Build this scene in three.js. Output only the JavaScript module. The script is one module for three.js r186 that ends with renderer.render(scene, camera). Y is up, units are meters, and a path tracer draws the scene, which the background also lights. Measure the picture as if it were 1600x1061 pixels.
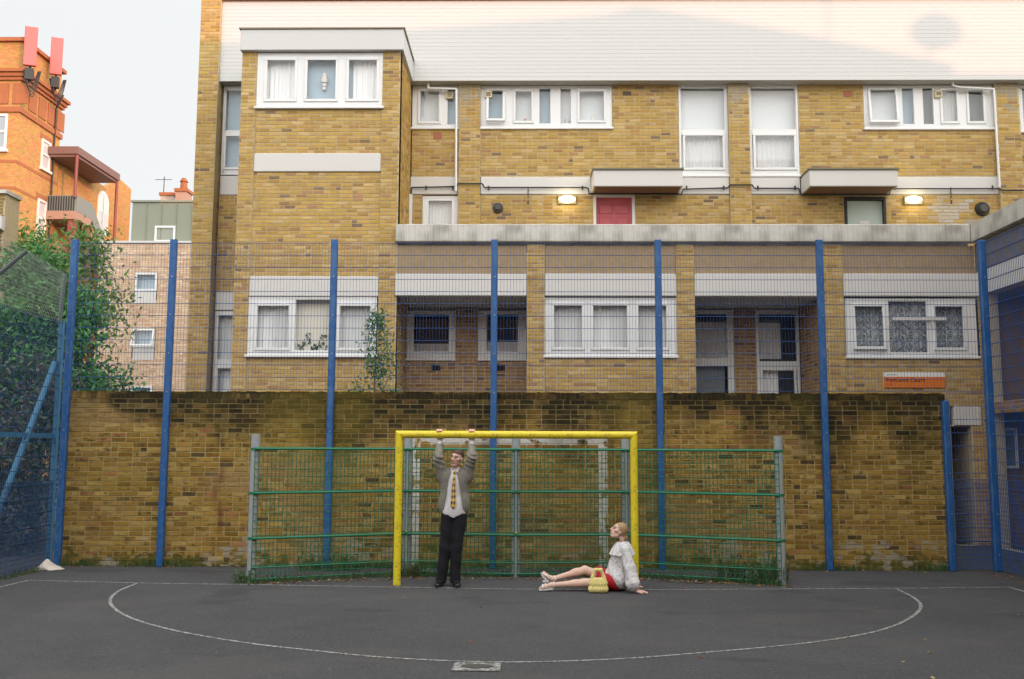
import * as THREE from 'three';
import { mergeVertices } from 'three/addons/utils/BufferGeometryUtils.js';

// ---------------------------------------------------------------- camera, sky, sun, exposure
const scene = new THREE.Scene();
const camera = new THREE.PerspectiveCamera(38.97, 1024 / 679, 0.1, 900);
camera.rotation.order = 'YXZ';
camera.position.set(0, 1.81, 0);
camera.rotation.set(0.1124, 0.0156, 0.0039);

const renderer = new THREE.WebGLRenderer();
renderer.toneMapping = THREE.LinearToneMapping;
renderer.toneMappingExposure = 1.0;
renderer.shadowMap.enabled = true;

const SUN_AZ = 42 * Math.PI / 180, SUN_EL = 9 * Math.PI / 180;
const SUN = new THREE.Vector3(Math.sin(SUN_AZ) * Math.cos(SUN_EL), Math.sin(SUN_EL), Math.cos(SUN_AZ) * Math.cos(SUN_EL));
const sun = new THREE.DirectionalLight(new THREE.Color(1.0, 0.41, 0.21), 2.5);
sun.target.position.set(0, 5, -20);
sun.position.copy(SUN).multiplyScalar(120).add(sun.target.position);
sun.castShadow = true;
sun.shadow.radius = 0.7;
sun.shadow.mapSize.set(2048, 2048);
Object.assign(sun.shadow.camera, { left: -60, right: 60, top: 60, bottom: -60, near: 1, far: 300 });
scene.add(sun, sun.target);

// clear evening air: pale away from the sun, brighter and warmer towards it
{
  const w = 512, h = 256, d = new Float32Array(w * h * 4);
  for (let j = 0; j < h; j++) for (let i = 0; i < w; i++) {
    const lat = ((j + .5) / h - .5) * Math.PI, lon = ((i + .5) / w - .5) * 2 * Math.PI;
    const x = Math.cos(lat) * Math.cos(lon), y = Math.sin(lat), z = Math.cos(lat) * Math.sin(lon);
    const c = x * SUN.x + y * SUN.y + z * SUN.z;
    const up = Math.max(0, y);
    const near = Math.pow(Math.max(0, .5 + .5 * c), 2.2);
    const hz = Math.exp(-up * 3.2);
    let r = .845 + .11 * hz, g = .87 + .10 * hz, b = .885 + .085 * hz;
    r += near * (3.05 + .45 * hz); g += near * (3.0 + .25 * hz); b += near * (3.0 - .1 * hz);
    const k = (j * w + i) * 4;
    d[k] = r; d[k + 1] = g; d[k + 2] = b; d[k + 3] = 1;
  }
  const t = new THREE.DataTexture(d, w, h, THREE.RGBAFormat, THREE.FloatType);
  t.mapping = THREE.EquirectangularReflectionMapping; t.magFilter = THREE.LinearFilter; t.needsUpdate = true;
  scene.background = t; scene.environment = t;
}

// ---------------------------------------------------------------- helpers
function rng(seed) { let a = seed >>> 0; return () => { a |= 0; a = a + 0x6D2B79F5 | 0; let t = Math.imul(a ^ a >>> 15, 1 | a); t = t + Math.imul(t ^ t >>> 7, 61 | t) ^ t; return ((t ^ t >>> 14) >>> 0) / 4294967296; }; }
function hash2(x, y) { let h = Math.imul(x | 0, 374761393) + Math.imul(y | 0, 668265263) | 0; h = Math.imul(h ^ h >>> 13, 1274126177); return ((h ^ h >>> 16) >>> 0) / 4294967296; }
function vnoise(x, y) { const xi = Math.floor(x), yi = Math.floor(y), fx = x - xi, fy = y - yi, u = fx * fx * (3 - 2 * fx), v = fy * fy * (3 - 2 * fy); const a = hash2(xi, yi), b = hash2(xi + 1, yi), c = hash2(xi, yi + 1), d = hash2(xi + 1, yi + 1); return a + (b - a) * u + (c - a) * v + (a - b - c + d) * u * v; }
function fbm(x, y, o = 4) { let s = 0, a = .5, n = 0; for (let i = 0; i < o; i++) { s += a * vnoise(x, y); n += a; a *= .5; x = x * 2.03 + 17.1; y = y * 2.03 + 5.7; } return s / n; }
const clamp = (x, a = 0, b = 1) => Math.min(b, Math.max(a, x));
const mix = (a, b, t) => a + (b - a) * t;
const sstep = (a, b, x) => { const t = clamp((x - a) / (b - a)); return t * t * (3 - 2 * t); };
const mix3 = (a, b, t) => [mix(a[0], b[0], t), mix(a[1], b[1], t), mix(a[2], b[2], t)];
const V = (x, y, z) => new THREE.Vector3(x, y, z);
const used = {};
function numbered(n) { if (!(n in used)) { used[n] = 0; return n; } used[n]++; return n + '_' + String(used[n]).padStart(3, '0'); }
function tag(o, label, category, group, kind) { o.userData.label = label; if (category) o.userData.category = category; if (group) o.userData.group = group; if (kind) o.userData.kind = kind; return o; }
function thing(name, label, category, pos = [0, 0, 0], turn = 0, group) { const o = new THREE.Group(); o.name = numbered(name); o.position.set(...pos); o.rotation.y = turn; scene.add(o); return tag(o, label, category, group); }
function part(parent, name) { const g = new THREE.Group(); g.name = name; parent.add(g); return g; }

// collects boxes, tubes and quads and makes ONE mesh of them
class MB {
  constructor() { this.p = []; this.n = []; this.u = []; this.c = []; this.i = []; }
  v(p, n, u, c) { this.p.push(p[0], p[1], p[2]); this.n.push(n[0], n[1], n[2]); this.u.push(u[0], u[1]); const k = c || [1, 1, 1]; this.c.push(k[0], k[1], k[2]); return this.p.length / 3 - 1; }
  quad(a, b, c, d, col, uv) {
    const e1 = [b[0] - a[0], b[1] - a[1], b[2] - a[2]], e2 = [d[0] - a[0], d[1] - a[1], d[2] - a[2]];
    let n = [e1[1] * e2[2] - e1[2] * e2[1], e1[2] * e2[0] - e1[0] * e2[2], e1[0] * e2[1] - e1[1] * e2[0]]; const l = Math.hypot(...n) || 1; n = n.map(x => x / l);
    const q = uv ? (p, i) => uv[i] : (Math.abs(n[1]) > .7 ? p => [p[0], -p[2]] : Math.abs(n[0]) > .7 ? p => [p[2], p[1]] : p => [p[0], p[1]]);
    const s = [a, b, c, d].map((p, i) => this.v(p, n, q(p, i), col));
    this.i.push(s[0], s[1], s[2], s[0], s[2], s[3]); return this;
  }
  box(x0, x1, y0, y1, z0, z1, col, faces = 63) {
    if (faces & 1) this.quad([x0, y0, z1], [x1, y0, z1], [x1, y1, z1], [x0, y1, z1], col);      // front +z
    if (faces & 2) this.quad([x1, y0, z0], [x0, y0, z0], [x0, y1, z0], [x1, y1, z0], col);      // back
    if (faces & 4) this.quad([x1, y0, z1], [x1, y0, z0], [x1, y1, z0], [x1, y1, z1], col);      // +x
    if (faces & 8) this.quad([x0, y0, z0], [x0, y0, z1], [x0, y1, z1], [x0, y1, z0], col);      // -x
    if (faces & 16) this.quad([x0, y1, z1], [x1, y1, z1], [x1, y1, z0], [x0, y1, z0], col);     // top
    if (faces & 32) this.quad([x0, y0, z0], [x1, y0, z0], [x1, y0, z1], [x0, y0, z1], col);     // bottom
    return this;
  }
  // box with small chamfers on its edges along its longest front outline
  cbox(x0, x1, y0, y1, z0, z1, c = .008, col) {
    const b = c, f = z1;
    this.quad([x0 + b, y0 + b, f], [x1 - b, y0 + b, f], [x1 - b, y1 - b, f], [x0 + b, y1 - b, f], col);
    this.quad([x0, y1 - b, f - b], [x0 + b, y1 - b, f], [x1 - b, y1 - b, f], [x1, y1 - b, f - b], col);
    this.quad([x0 + b, y1 - b, f], [x0 + b, y1, f - b], [x1 - b, y1, f - b], [x1 - b, y1 - b, f], col);
    this.quad([x0 + b, y0, f - b], [x0 + b, y0 + b, f], [x1 - b, y0 + b, f], [x1 - b, y0, f - b], col);
    this.quad([x0, y0 + b, f - b], [x0 + b, y0 + b, f], [x0 + b, y1 - b, f], [x0, y1 - b, f - b], col);
    this.quad([x1 - b, y0 + b, f], [x1, y0 + b, f - b], [x1, y1 - b, f - b], [x1 - b, y1 - b, f], col);
    this.box(x0, x1, y0, y1, z0, f - b, col, 62); return this;
  }
  tube(a, b, r0, r1 = r0, n = 8, caps = true, col) {
    const A = V(...a), B = V(...b), d = B.clone().sub(A), L = d.length() || 1e-6; d.divideScalar(L);
    const s = (Math.abs(d.y) < .9 ? V(0, 1, 0) : V(1, 0, 0)).cross(d).normalize(), t = d.clone().cross(s);
    const ra = [], rb = [];
    for (let k = 0; k <= n; k++) {
      const w = k / n * Math.PI * 2, nn = s.clone().multiplyScalar(Math.cos(w)).addScaledVector(t, Math.sin(w));
      const m = [nn.x, nn.y, nn.z];
      ra.push(this.v([A.x + nn.x * r0, A.y + nn.y * r0, A.z + nn.z * r0], m, [k / n * 6.28 * r0, 0], col));
      rb.push(this.v([B.x + nn.x * r1, B.y + nn.y * r1, B.z + nn.z * r1], m, [k / n * 6.28 * r0, L], col));
    }
    for (let k = 0; k < n; k++) this.i.push(ra[k], ra[k + 1], rb[k + 1], ra[k], rb[k + 1], rb[k]);
    if (caps) for (const [P, r, sg] of [[A, r0, -1], [B, r1, 1]]) {
      const nn = [d.x * sg, d.y * sg, d.z * sg], c0 = this.v([P.x, P.y, P.z], nn, [0, 0], col), ring = [];
      for (let k = 0; k <= n; k++) { const w = k / n * Math.PI * 2, q = s.clone().multiplyScalar(Math.cos(w) * r).addScaledVector(t, Math.sin(w) * r); ring.push(this.v([P.x + q.x, P.y + q.y, P.z + q.z], nn, [q.x, q.y], col)); }
      for (let k = 0; k < n; k++) sg > 0 ? this.i.push(c0, ring[k], ring[k + 1]) : this.i.push(c0, ring[k + 1], ring[k]);
    }
    return this;
  }
  path(pts, r, n = 6, col) { for (let k = 0; k + 1 < pts.length; k++) this.tube(pts[k], pts[k + 1], r, r, n, true, col); return this; }
  geo() {
    const g = new THREE.BufferGeometry();
    g.setAttribute('position', new THREE.Float32BufferAttribute(this.p, 3)); g.setAttribute('normal', new THREE.Float32BufferAttribute(this.n, 3));
    g.setAttribute('uv', new THREE.Float32BufferAttribute(this.u, 2)); g.setAttribute('color', new THREE.Float32BufferAttribute(this.c, 3));
    g.setIndex(this.i); return g;
  }
  build(name, mat, parent) { return meshOf(this.geo(), name, mat, parent); }
}
function meshOf(geo, name, mat, parent) { const m = new THREE.Mesh(geo, mat); m.name = parent ? name : numbered(name); m.castShadow = m.receiveShadow = true; (parent || scene).add(m); return m; }
const box = (...a) => new MB().box(...a);

// textures -------------------------------------------------------
function dataTex(w, h, f, srgb = false) {
  const d = new Uint8Array(w * h * 4);
  for (let j = 0; j < h; j++) for (let i = 0; i < w; i++) { const c = f(i, j), k = (j * w + i) * 4; if (typeof c === 'number') { d[k] = d[k + 1] = d[k + 2] = clamp(c) * 255; } else { d[k] = clamp(c[0]) * 255; d[k + 1] = clamp(c[1]) * 255; d[k + 2] = clamp(c[2]) * 255; } d[k + 3] = 255; }
  const t = new THREE.DataTexture(d, w, h, THREE.RGBAFormat); t.wrapS = t.wrapT = THREE.RepeatWrapping; t.magFilter = THREE.LinearFilter; t.minFilter = THREE.LinearMipmapLinearFilter; if (srgb) t.colorSpace = THREE.SRGBColorSpace; t.needsUpdate = true; return t;
}
const toS = x => x <= .0031308 ? x * 12.92 : 1.055 * Math.pow(x, 1 / 2.4) - .055;
const lin3 = c => [toS(c[0]), toS(c[1]), toS(c[2])];      // linear base colour to the sRGB bytes of a colour map
function rep(t, x, y = x) { const c = t.clone(); c.repeat.set(x, y); c.needsUpdate = true; return c; }
const R0 = rng(11);
// tiling grain: value 0..1
function tileNoise(n, cells, seed) { const g = new Float32Array(cells * cells), r = rng(seed); for (let k = 0; k < g.length; k++) g[k] = r(); return (i, j) => { const x = i / n * cells, y = j / n * cells, xi = Math.floor(x), yi = Math.floor(y), fx = x - xi, fy = y - yi, u = fx * fx * (3 - 2 * fx), v = fy * fy * (3 - 2 * fy), q = (a, b) => g[((b + cells) % cells) * cells + (a + cells) % cells]; return mix(mix(q(xi, yi), q(xi + 1, yi), u), mix(q(xi, yi + 1), q(xi + 1, yi + 1), u), v); }; }
const n8 = tileNoise(256, 8, 1), n32 = tileNoise(256, 32, 2), n128 = tileNoise(256, 128, 3);
const grain = dataTex(256, 256, (i, j) => { const v = .3 * n8(i, j) + .3 * n32(i, j) + .4 * n128(i, j); return .80 + .20 * clamp(.5 + (v - .5) * 2.2); }, false);
const grainB = dataTex(256, 256, (i, j) => .3 * n8(i, j) + .3 * n32(i, j) + .4 * n128(i, j));
const softB = dataTex(256, 256, (i, j) => .6 * n8(i, j) + .4 * n32(i, j));

const M = {};
const std = (name, o) => { const m = new THREE.MeshStandardMaterial({ roughness: .85, ...o }); m.name = name; M[name] = m; return m; };
const matt = (name, o) => { const m = new THREE.MeshPhysicalMaterial({ roughness: .95, specularIntensity: .25, ...o }); m.name = name; M[name] = m; return m; };
const lc = (r, g, b) => new THREE.Color().setRGB(r, g, b);
matt('brick', { vertexColors: true, map: rep(grain, 4), bumpMap: rep(grainB, 4), bumpScale: .004, roughness: .95 });
matt('mortar', { color: lc(.55, .455, .285), bumpMap: rep(grainB, 5), bumpScale: .003, roughness: 1, map: rep(grain, 2.3) });
std('paleMortar', { color: lc(.50, .40, .30), roughness: 1 });
std('white', { color: lc(.62, .605, .575), roughness: .7 });
std('upvc', { color: lc(.72, .725, .72), roughness: .35 });
std('clad', { color: lc(.565, .565, .555), vertexColors: true, roughness: .55 });
std('dark', { color: lc(.012, .012, .013), roughness: .9 });
std('interior', { color: lc(.12, .115, .11), roughness: .95 });
std('black', { color: lc(.02, .022, .022), roughness: .5 });
std('blind', { color: lc(.66, .70, .715), roughness: .9 });
std('blindWarm', { color: lc(.70, .68, .60), roughness: .9 });
std('blindBlue', { color: lc(.36, .47, .55), roughness: .9 });
std('blindGrey', { color: lc(.20, .225, .23), roughness: .9 });
std('navy', { color: lc(.015, .03, .05), roughness: .9 });
{ const m = new THREE.MeshPhysicalMaterial({ color: 0xffffff, transmission: 1, thickness: 0, roughness: .03, ior: 1.5 }); m.name = 'glass'; M.glass = m; }
{ const m = new THREE.MeshPhysicalMaterial({ color: lc(.85, .86, .86), transmission: .35, thickness: 0, roughness: 1, side: THREE.DoubleSide }); m.name = 'net'; M.net = m; }
{ const t = dataTex(256, 512, (i, j) => { const v = .5 * n8(i, j) + .3 * n32(i, j) + .2 * n128(i, j), sc = n128(i * 2, j * .15) * .6 + n32(i + 40, j) * .4, fade = sstep(.55, .8, n8(i + 120, j + 60)); let c = mix3([.012, .085, .27], [.020, .115, .33], v); c = mix3(c, [.06, .16, .36], fade * .5); if (sc > .84) c = [.14, .17, .20]; return lin3(c); }, true); std('steelBlue', { map: rep(t, 3, .7), roughness: .5, bumpMap: rep(grainB, 4, 2), bumpScale: .001 }); }
std('wireBlue', { color: lc(.02, .10, .31), roughness: .5 });
std('wireGreen', { color: lc(.008, .145, .068), roughness: .5 });
std('railGreen', { color: lc(.012, .18, .088), roughness: .5 });
std('red', { color: lc(.47, .075, .095), roughness: .4 });
{ const st = dataTex(512, 256, (i, j) => { const v = .55 * n8(i, j) + .3 * n32(i * 3, j * .2) + .15 * n128(i, j); return lin3(mix3([.34, .33, .29], [.60, .59, .54], clamp(.5 + (v - .5) * 2))); }, true); std('concrete', { map: rep(st, .35, .8), bumpMap: rep(grainB, 2), bumpScale: .003, roughness: .95 }); }
std('brown', { color: lc(.37, .27, .155), roughness: .8, map: rep(grain, .6) });

// ---------------------------------------------------------------- brickwork
// face: {dir:'+z'|'+x'|'-x', at, u0,u1,v0,v1}; u is world x (or world z for side faces), v is height
function faceT(f) {
  if (f.dir === '+z') return (u, v, w) => [u, v, f.at + w];
  if (f.dir === '+x') return (u, v, w) => [f.at + w, v, u];
  return (u, v, w) => [f.at - w, v, u];
}
function layBricks(f, holes, colour, seed, onBrick, depth = .03) {
  const r = rng(seed), C = .075, T = faceT(f), out = [];
  const n0 = Math.floor(f.v0 / C), n1 = Math.ceil(f.v1 / C);
  for (let k = n0; k < n1; k++) {
    const a = Math.max(f.v0, k * C), b = Math.min(f.v1, (k + 1) * C); if (b - a < .03) continue;
    const vm = (a + b) / 2;
    let u = Math.floor(f.u0 / .225) * .225 - ((k & 1) ? .1125 : 0);
    while (u < f.u1) {
      const len = r() < .14 ? .1125 : .225; let segs = [[Math.max(u, f.u0), Math.min(u + len, f.u1)]]; u += len;
      for (const h of holes) if (vm > h[2] && vm < h[3]) { const nx = []; for (const [s, e] of segs) { if (e <= h[0] || s >= h[1]) nx.push([s, e]); else { if (s < h[0]) nx.push([s, h[0]]); if (e > h[1]) nx.push([h[1], e]); } } segs = nx; }
      for (const [s, e] of segs) if (e - s > .035) onBrick({ T, u0: s + .0055, u1: e - .0055, v0: a + .006, v1: b - .006, w: (r() - .5) * .003, c: colour(r, (s + e) / 2, vm), flip: f.dir === '+x', d: depth });
    }
  }
}
function brickTo(mb, b, uvf) {
  const { T, u0, u1, v0, v1, w, c, d } = b, q = (A, B, Cc, D, uv) => b.flip ? mb.quad(D, Cc, B, A, c, uv && uv.slice().reverse()) : mb.quad(A, B, Cc, D, c, uv);
  const e = .004;                                        // worn arris
  const uv = uvf ? [[u0, v0], [u1, v0], [u1, v1], [u0, v1]].map(uvf) : undefined;
  q(T(u0 + e, v0 + e, w), T(u1 - e, v0 + e, w), T(u1 - e, v1 - e, w), T(u0 + e, v1 - e, w), uv);
  q(T(u0, v0, w - d), T(u1, v0, w - d), T(u1 - e, v0 + e, w), T(u0 + e, v0 + e, w), uv);
  q(T(u1 - e, v0 + e, w), T(u1, v0, w - d), T(u1, v1, w - d), T(u1 - e, v1 - e, w), uv);
  q(T(u0 + e, v1 - e, w), T(u1 - e, v1 - e, w), T(u1, v1, w - d), T(u0, v1, w - d), uv);
  q(T(u0, v0, w - d), T(u0 + e, v0 + e, w), T(u0 + e, v1 - e, w), T(u0, v1, w - d), uv);
}
function backing(parent, name, f, holes, mat, thick = .22, rec = .007) {
  const s = new THREE.Shape(); s.moveTo(f.u0, f.v0); s.lineTo(f.u1, f.v0); s.lineTo(f.u1, f.v1); s.lineTo(f.u0, f.v1); s.closePath();
  for (const h of holes) { const a = Math.max(h[0], f.u0 + .002), b = Math.min(h[1], f.u1 - .002), c = Math.max(h[2], f.v0 + .002), d = Math.min(h[3], f.v1 - .002); const p = new THREE.Path(); p.moveTo(a, c); p.lineTo(a, d); p.lineTo(b, d); p.lineTo(b, c); p.closePath(); s.holes.push(p); }
  const g = new THREE.ExtrudeGeometry(s, { depth: thick, bevelEnabled: false });
  if (f.dir === '+z') g.translate(0, 0, f.at - rec - thick);
  else { g.rotateY(-Math.PI / 2); g.translate(f.dir === '+x' ? f.at - rec : f.at + rec + thick, 0, 0); }   // shape x -> world z
  return meshOf(g, name, mat, parent);
}
const stock = (r, u, v) => {                                  // yellow London stock
  const k = r(), t = r();
  let c = k < .56 ? [.52, .338, .104] : k < .77 ? [.565, .40, .165] : k < .91 ? [.45, .272, .078] : k < .97 ? [.42, .24, .105] : [.26, .175, .10];
  const s = .87 + .26 * t + .16 * (fbm(u * .6, v * .6, 2) - .5);
  let o = [c[0] * s, c[1] * s, c[2] * s * (.85 + .3 * r())];
  const lime = sstep(.48, .66, fbm(u * 5 + 3, v * 4, 3)) * (u > 8.75 && u < 9.6 && v > 6.3 && v < 7.3 ? 1 : 0); if (lime) o = mix3(o, [.56, .54, .50], lime * .8);   // salts on the wall by the right lamp
  return o;
};

// ---------------------------------------------------------------- windows and doors of the block
function frameRect(mb, x0, x1, y0, y1, w, z0, z1) { mb.cbox(x0, x1, y1 - w, y1, z0, z1, .006).cbox(x0, x1, y0, y0 + w, z0, z1, .006).cbox(x0, x0 + w, y0 + w, y1 - w, z0, z1, .006).cbox(x1 - w, x1, y0 + w, y1 - w, z0, z1, .006); }
function curtainGeo(x0, x1, y0, y1, z, folds, amp, seed, gather = 0) {
  const r = rng(seed), nx = Math.max(12, Math.round((x1 - x0) * 60)), ny = 6, ph = r() * 6, g = new THREE.PlaneGeometry(1, 1, nx, ny), p = g.attributes.position;
  for (let k = 0; k < p.count; k++) { const s = p.getX(k) + .5, t = p.getY(k) + .5; const ss = s + .06 * Math.sin(s * 5 + ph) ; const a = Math.sin(ss * folds * 6.28 + ph) * .6 + Math.sin(ss * folds * 13.1 + ph * 2) * .4; p.setXYZ(k, mix(x0, x1, s) + gather * (1 - t) * .04 * Math.sin(ss * 9), mix(y0, y1, t), z + a * amp * (1.15 - .4 * t)); }
  g.computeVertexNormals(); return g;
}
// lights: [{a,b (shares of the width), lo, hi (shares of the height), sash, open, back}]
let curtainSeed = 5;
function addWindow(parent, z, x0, x1, y0, y1, lights, opt = {}) {
  const W = part(parent, 'window'), fr = new MB(), fw = opt.fw || .045, dz = .07;
  const top = z + .0, bot = z - dz;
  frameRect(fr, x0, x1, y0, y1, fw, bot, top);
  // solid white field between the lights: vertical members, cut round each light
  const L = lights.map(l => ({ ...l, X0: mix(x0, x1, l.a), X1: mix(x0, x1, l.b), Y0: mix(y0, y1, l.lo ?? .06), Y1: mix(y0, y1, l.hi ?? .94) }));
  const cols = []; for (const l of L) { const c = cols.find(c => c.X0 < l.X1 && l.X0 < c.X1); if (c) { c.X0 = Math.min(c.X0, l.X0); c.X1 = Math.max(c.X1, l.X1); c.l.push(l); } else cols.push({ X0: l.X0, X1: l.X1, l: [l] }); }
  cols.sort((p, q) => p.X0 - q.X0);
  let cur = x0 + fw; const m = .004;
  for (const c of cols) {
    if (c.X0 - cur > .005) fr.cbox(cur, c.X0, y0 + fw, y1 - fw, bot + m, top - m, .004); cur = c.X1;
    c.l.sort((p, q) => p.Y0 - q.Y0); let cy = y0 + fw;
    for (const l of c.l) { if (l.Y0 - cy > .005) fr.cbox(c.X0, c.X1, cy, l.Y0, bot + m, top - m, .004); cy = l.Y1; }
    if (y1 - fw - cy > .005) fr.cbox(c.X0, c.X1, cy, y1 - fw, bot + m, top - m, .004);
  }
  if (x1 - fw - cur > .005) fr.cbox(cur, x1 - fw, y0 + fw, y1 - fw, bot + m, top - m, .004);
  fr.build('frame', M.upvc, W);
  if (opt.sill) new MB().cbox(x0 - .03, x1 + .03, y0 - .05, y0, bot, top + .06, .008).build('sill', M.upvc, W);
  for (const l of L) {
    const holder = l.open ? part(W, 'sash') : W, sw = .042; let px0 = l.X0, px1 = l.X1, py0 = l.Y0, py1 = l.Y1;
    if (l.open) holder.position.set(0, l.Y1 + sw * .5, top), holder.rotation.x = -l.open;
    const oy = l.open ? -(l.Y1 + sw * .5) : 0, oz = l.open ? -top : 0;
    if (l.sash) { const s = new MB(); const e = .03; frameRect(s, px0 - e, px1 + e, py0 - e + oy, py1 + e + oy, sw + e * .4, top - .03 + oz, top + .022 + oz); const mm = s.build(l.open ? 'rail' : 'sash', M.upvc, holder); px0 += .012; px1 -= .012; py0 += .012; py1 -= .012; }
    const pz = l.sash ? top - .008 : top - .035;
    new MB().quad([px0 - .01, py0 - .01 + oy, pz + oz], [px1 + .01, py0 - .01 + oy, pz + oz], [px1 + .01, py1 + .01 + oy, pz + oz], [px0 - .01, py1 + .01 + oy, pz + oz]).build('pane', M.glass, holder);
    const bz = bot - .09, A = px0 - .05, B = px1 + .05, Cc = py0 - .05, D = py1 + .05;
    for (const bk of [].concat(l.back || [])) {
      const [kind, f0 = 0, f1 = 1, g0 = 0, g1 = 1] = [].concat(bk);
      const a = mix(A, B, f0), b = mix(A, B, f1), c = mix(Cc, D, g0), d = mix(Cc, D, g1);
      if (kind === 'curtain') meshOf(curtainGeo(a, b, c, d, bz, Math.max(2, (b - a) * 9), .022, curtainSeed++), 'curtain', M.curtain, W);
      else if (kind === 'net') meshOf(curtainGeo(a, b, c, d, bz + .02, Math.max(2, (b - a) * 12), .012, curtainSeed++), 'net_curtain', M.net, W);
      else if (kind === 'lace') meshOf(curtainGeo(a, b, c, d, bz, Math.max(2, (b - a) * 10), .012, curtainSeed++), 'lace_curtain', M.lace, W);
      else new MB().box(a, b, c, d, bz - .03, bz - .022).build('blind', M[kind], W);
    }
  }
  return W;
}
std('curtain', { color: lc(.80, .82, .82), roughness: .95, side: THREE.DoubleSide });
{
  const lace = dataTex(256, 256, (i, j) => { const v = .5 * n32(i, j) + .5 * n128(i, j) + .25 * (n8(i, j) - .5); const k = sstep(.42, .60, v); return lin3(mix3([.09, .11, .12], [.50, .52, .53], k)); }, true);
  std('lace', { map: rep(lace, 2, 2), roughness: 1, side: THREE.DoubleSide });
}
const fr = (px, list) => list.map(l => ({ ...l, a: (l.a - px[0]) / (px[1] - px[0]), b: (l.b - px[0]) / (px[1] - px[0]) }));

// ---------------------------------------------------------------- the housing block
const G = -18.6, U = -20.45, CL = -20.2;
const block = thing('housing_block', 'long yellow brick housing block with white weatherboarded top storey behind the court', 'building');
{
  const mb = new MB(); let picks = 0; const variants = {};
  const cube = new THREE.BoxGeometry(1, 1, 1);
  const emit = pick => b => {
    if (pick && picks < 300 && b.u1 - b.u0 > .09 && pick(b)) {
      picks++;
      const key = b.c.map(x => Math.round(x * 14)).join('_');
      const mat = variants[key] || (variants[key] = (() => { const m = M.brick.clone(); m.vertexColors = false; m.color = lc(b.c[0] * .985, b.c[1] * .985, b.c[2] * .985); m.map = rep(grain, .9, .3); m.bumpMap = rep(grainB, .9, .3); m.name = 'stock_brick'; return m; })());
      const g = new MB(); brickTo(g, { ...b, c: [1, 1, 1] }); const geo = g.geo();
      meshOf(geo, 'brick', mat, block);
    } else brickTo(mb, b);
  };
  const wall = (f, holes, seed, o = {}) => { backing(block, o.name || 'wall', f, holes, M.mortar, o.thick || .22); layBricks(f, holes, o.colour || stock, seed, emit(o.pick)); };
  const BX0 = -5.78, BX1 = -2.56;
  // projecting bay: two edge piers and a panel set back a little between them
  wall({ dir: '+z', at: G, u0: BX0, u1: -5.475, v0: 0, v1: 9.765 }, [], 21);
  wall({ dir: '+z', at: G, u0: -2.925, u1: BX1, v0: 0, v1: 9.765 }, [], 22);
  wall({ dir: '+z', at: G - .025, u0: -5.473, u1: -2.927, v0: 0, v1: 9.765 }, [[-5.48, -2.92, 8.60, 9.77], [-5.48, -2.92, 7.27, 7.66], [-5.48, -2.92, 3.575, 5.155]], 23, { pick: b => b.v0 > 5.2 && b.v0 < 7.2 });
  wall({ dir: '+x', at: BX1, u0: U, u1: G - .23, v0: 0, v1: 9.765 }, [], 24);
  new MB().box(BX1 - .0295, BX1, 0, 9.765, G - .23, G - .0075, [.36, .235, .085], 4).build('bay_corner', M.brick, block);
  // end wall and slot window beside the bay
  const FZ = -20.1;
  wall({ dir: '+z', at: FZ, u0: -7.20, u1: -6.76, v0: 0, v1: 12.3 }, [], 25);
  wall({ dir: '+x', at: -6.76, u0: -20.45, u1: FZ - .225, v0: 0, v1: 9.8 }, [], 26, { thick: .1 });
  wall({ dir: '+z', at: U, u0: -6.755, u1: BX0 + .1, v0: 0, v1: 9.85 }, [[-6.75, -6.0, 7.29, 9.80], [-6.75, -6.0, 2.5, 5.14]], 27);
  // main upper wall over the deck
  const upH = [[-2.57, -1.50, 8.80, 9.84], [-1.035, 1.865, 8.80, 9.84], [3.32, 4.41, 7.70, 9.84], [4.86, 5.945, 7.70, 9.84], [7.375, 10.265, 8.78, 9.84], [10.74, 12.4, 8.70, 9.84], [-2.57, 10.21, 7.30, 7.69], [1.44, 2.34, 5.2, 7.29], [6.87, 7.77, 5.2, 7.25], [-2.29, -1.515, 5.2, 7.29]];
  wall({ dir: '+z', at: U, u0: BX1 + .02, u1: 13, v0: 5.2, v1: 9.845 }, upH, 28);
  for (const [a, b, s] of [[-1.50, -1.03, 31], [4.40, 4.855, 32], [10.21, 10.72, 33]]) wall({ dir: '+z', at: U + .09, u0: a, u1: b, v0: 5.2, v1: 9.84 }, [], s, { thick: .075, name: 'pier', colour: (r, u, v) => mix3(stock(r, u, v), [.34, .31, .255], sstep(.42, .62, fbm(u * 6, v * 5, 3) + .5 * (v - 9.35)) * .8) });
  // ground and first storey front
  const P2 = [0, .345], P3 = [2.92, 3.275], P4 = [5.775, 6.17];
  for (const [[a, b], s] of [[P2, 34], [P3, 35], [P4, 36]]) { wall({ dir: '+z', at: G + .03, u0: a, u1: b, v0: 0, v1: 5.79 }, [], s, { name: 'pier', thick: .3 }); }
  wall({ dir: '+z', at: G, u0: .347, u1: 2.918, v0: 0, v1: 3.59 }, [], 37);
  wall({ dir: '+z', at: G, u0: 6.172, u1: 8.76, v0: 0, v1: 3.59 }, [[8.135, 8.52, -.1, 2.255], [8.13, 8.72, 2.272, 2.64]], 38);
  wall({ dir: '+z', at: G, u0: BX1 + .01, u1: -.002, v0: 0, v1: 2.5 }, [], 39);
  wall({ dir: '+z', at: G, u0: 3.277, u1: 5.773, v0: 0, v1: 2.5 }, [], 40);
  // recessed balconies: back wall, sides, floor, ceiling
  const RZ = -20.25, redder = (r, u, v) => { const c = stock(r, u, v); return [c[0] * .74, c[1] * .66, c[2] * .68]; };
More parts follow.
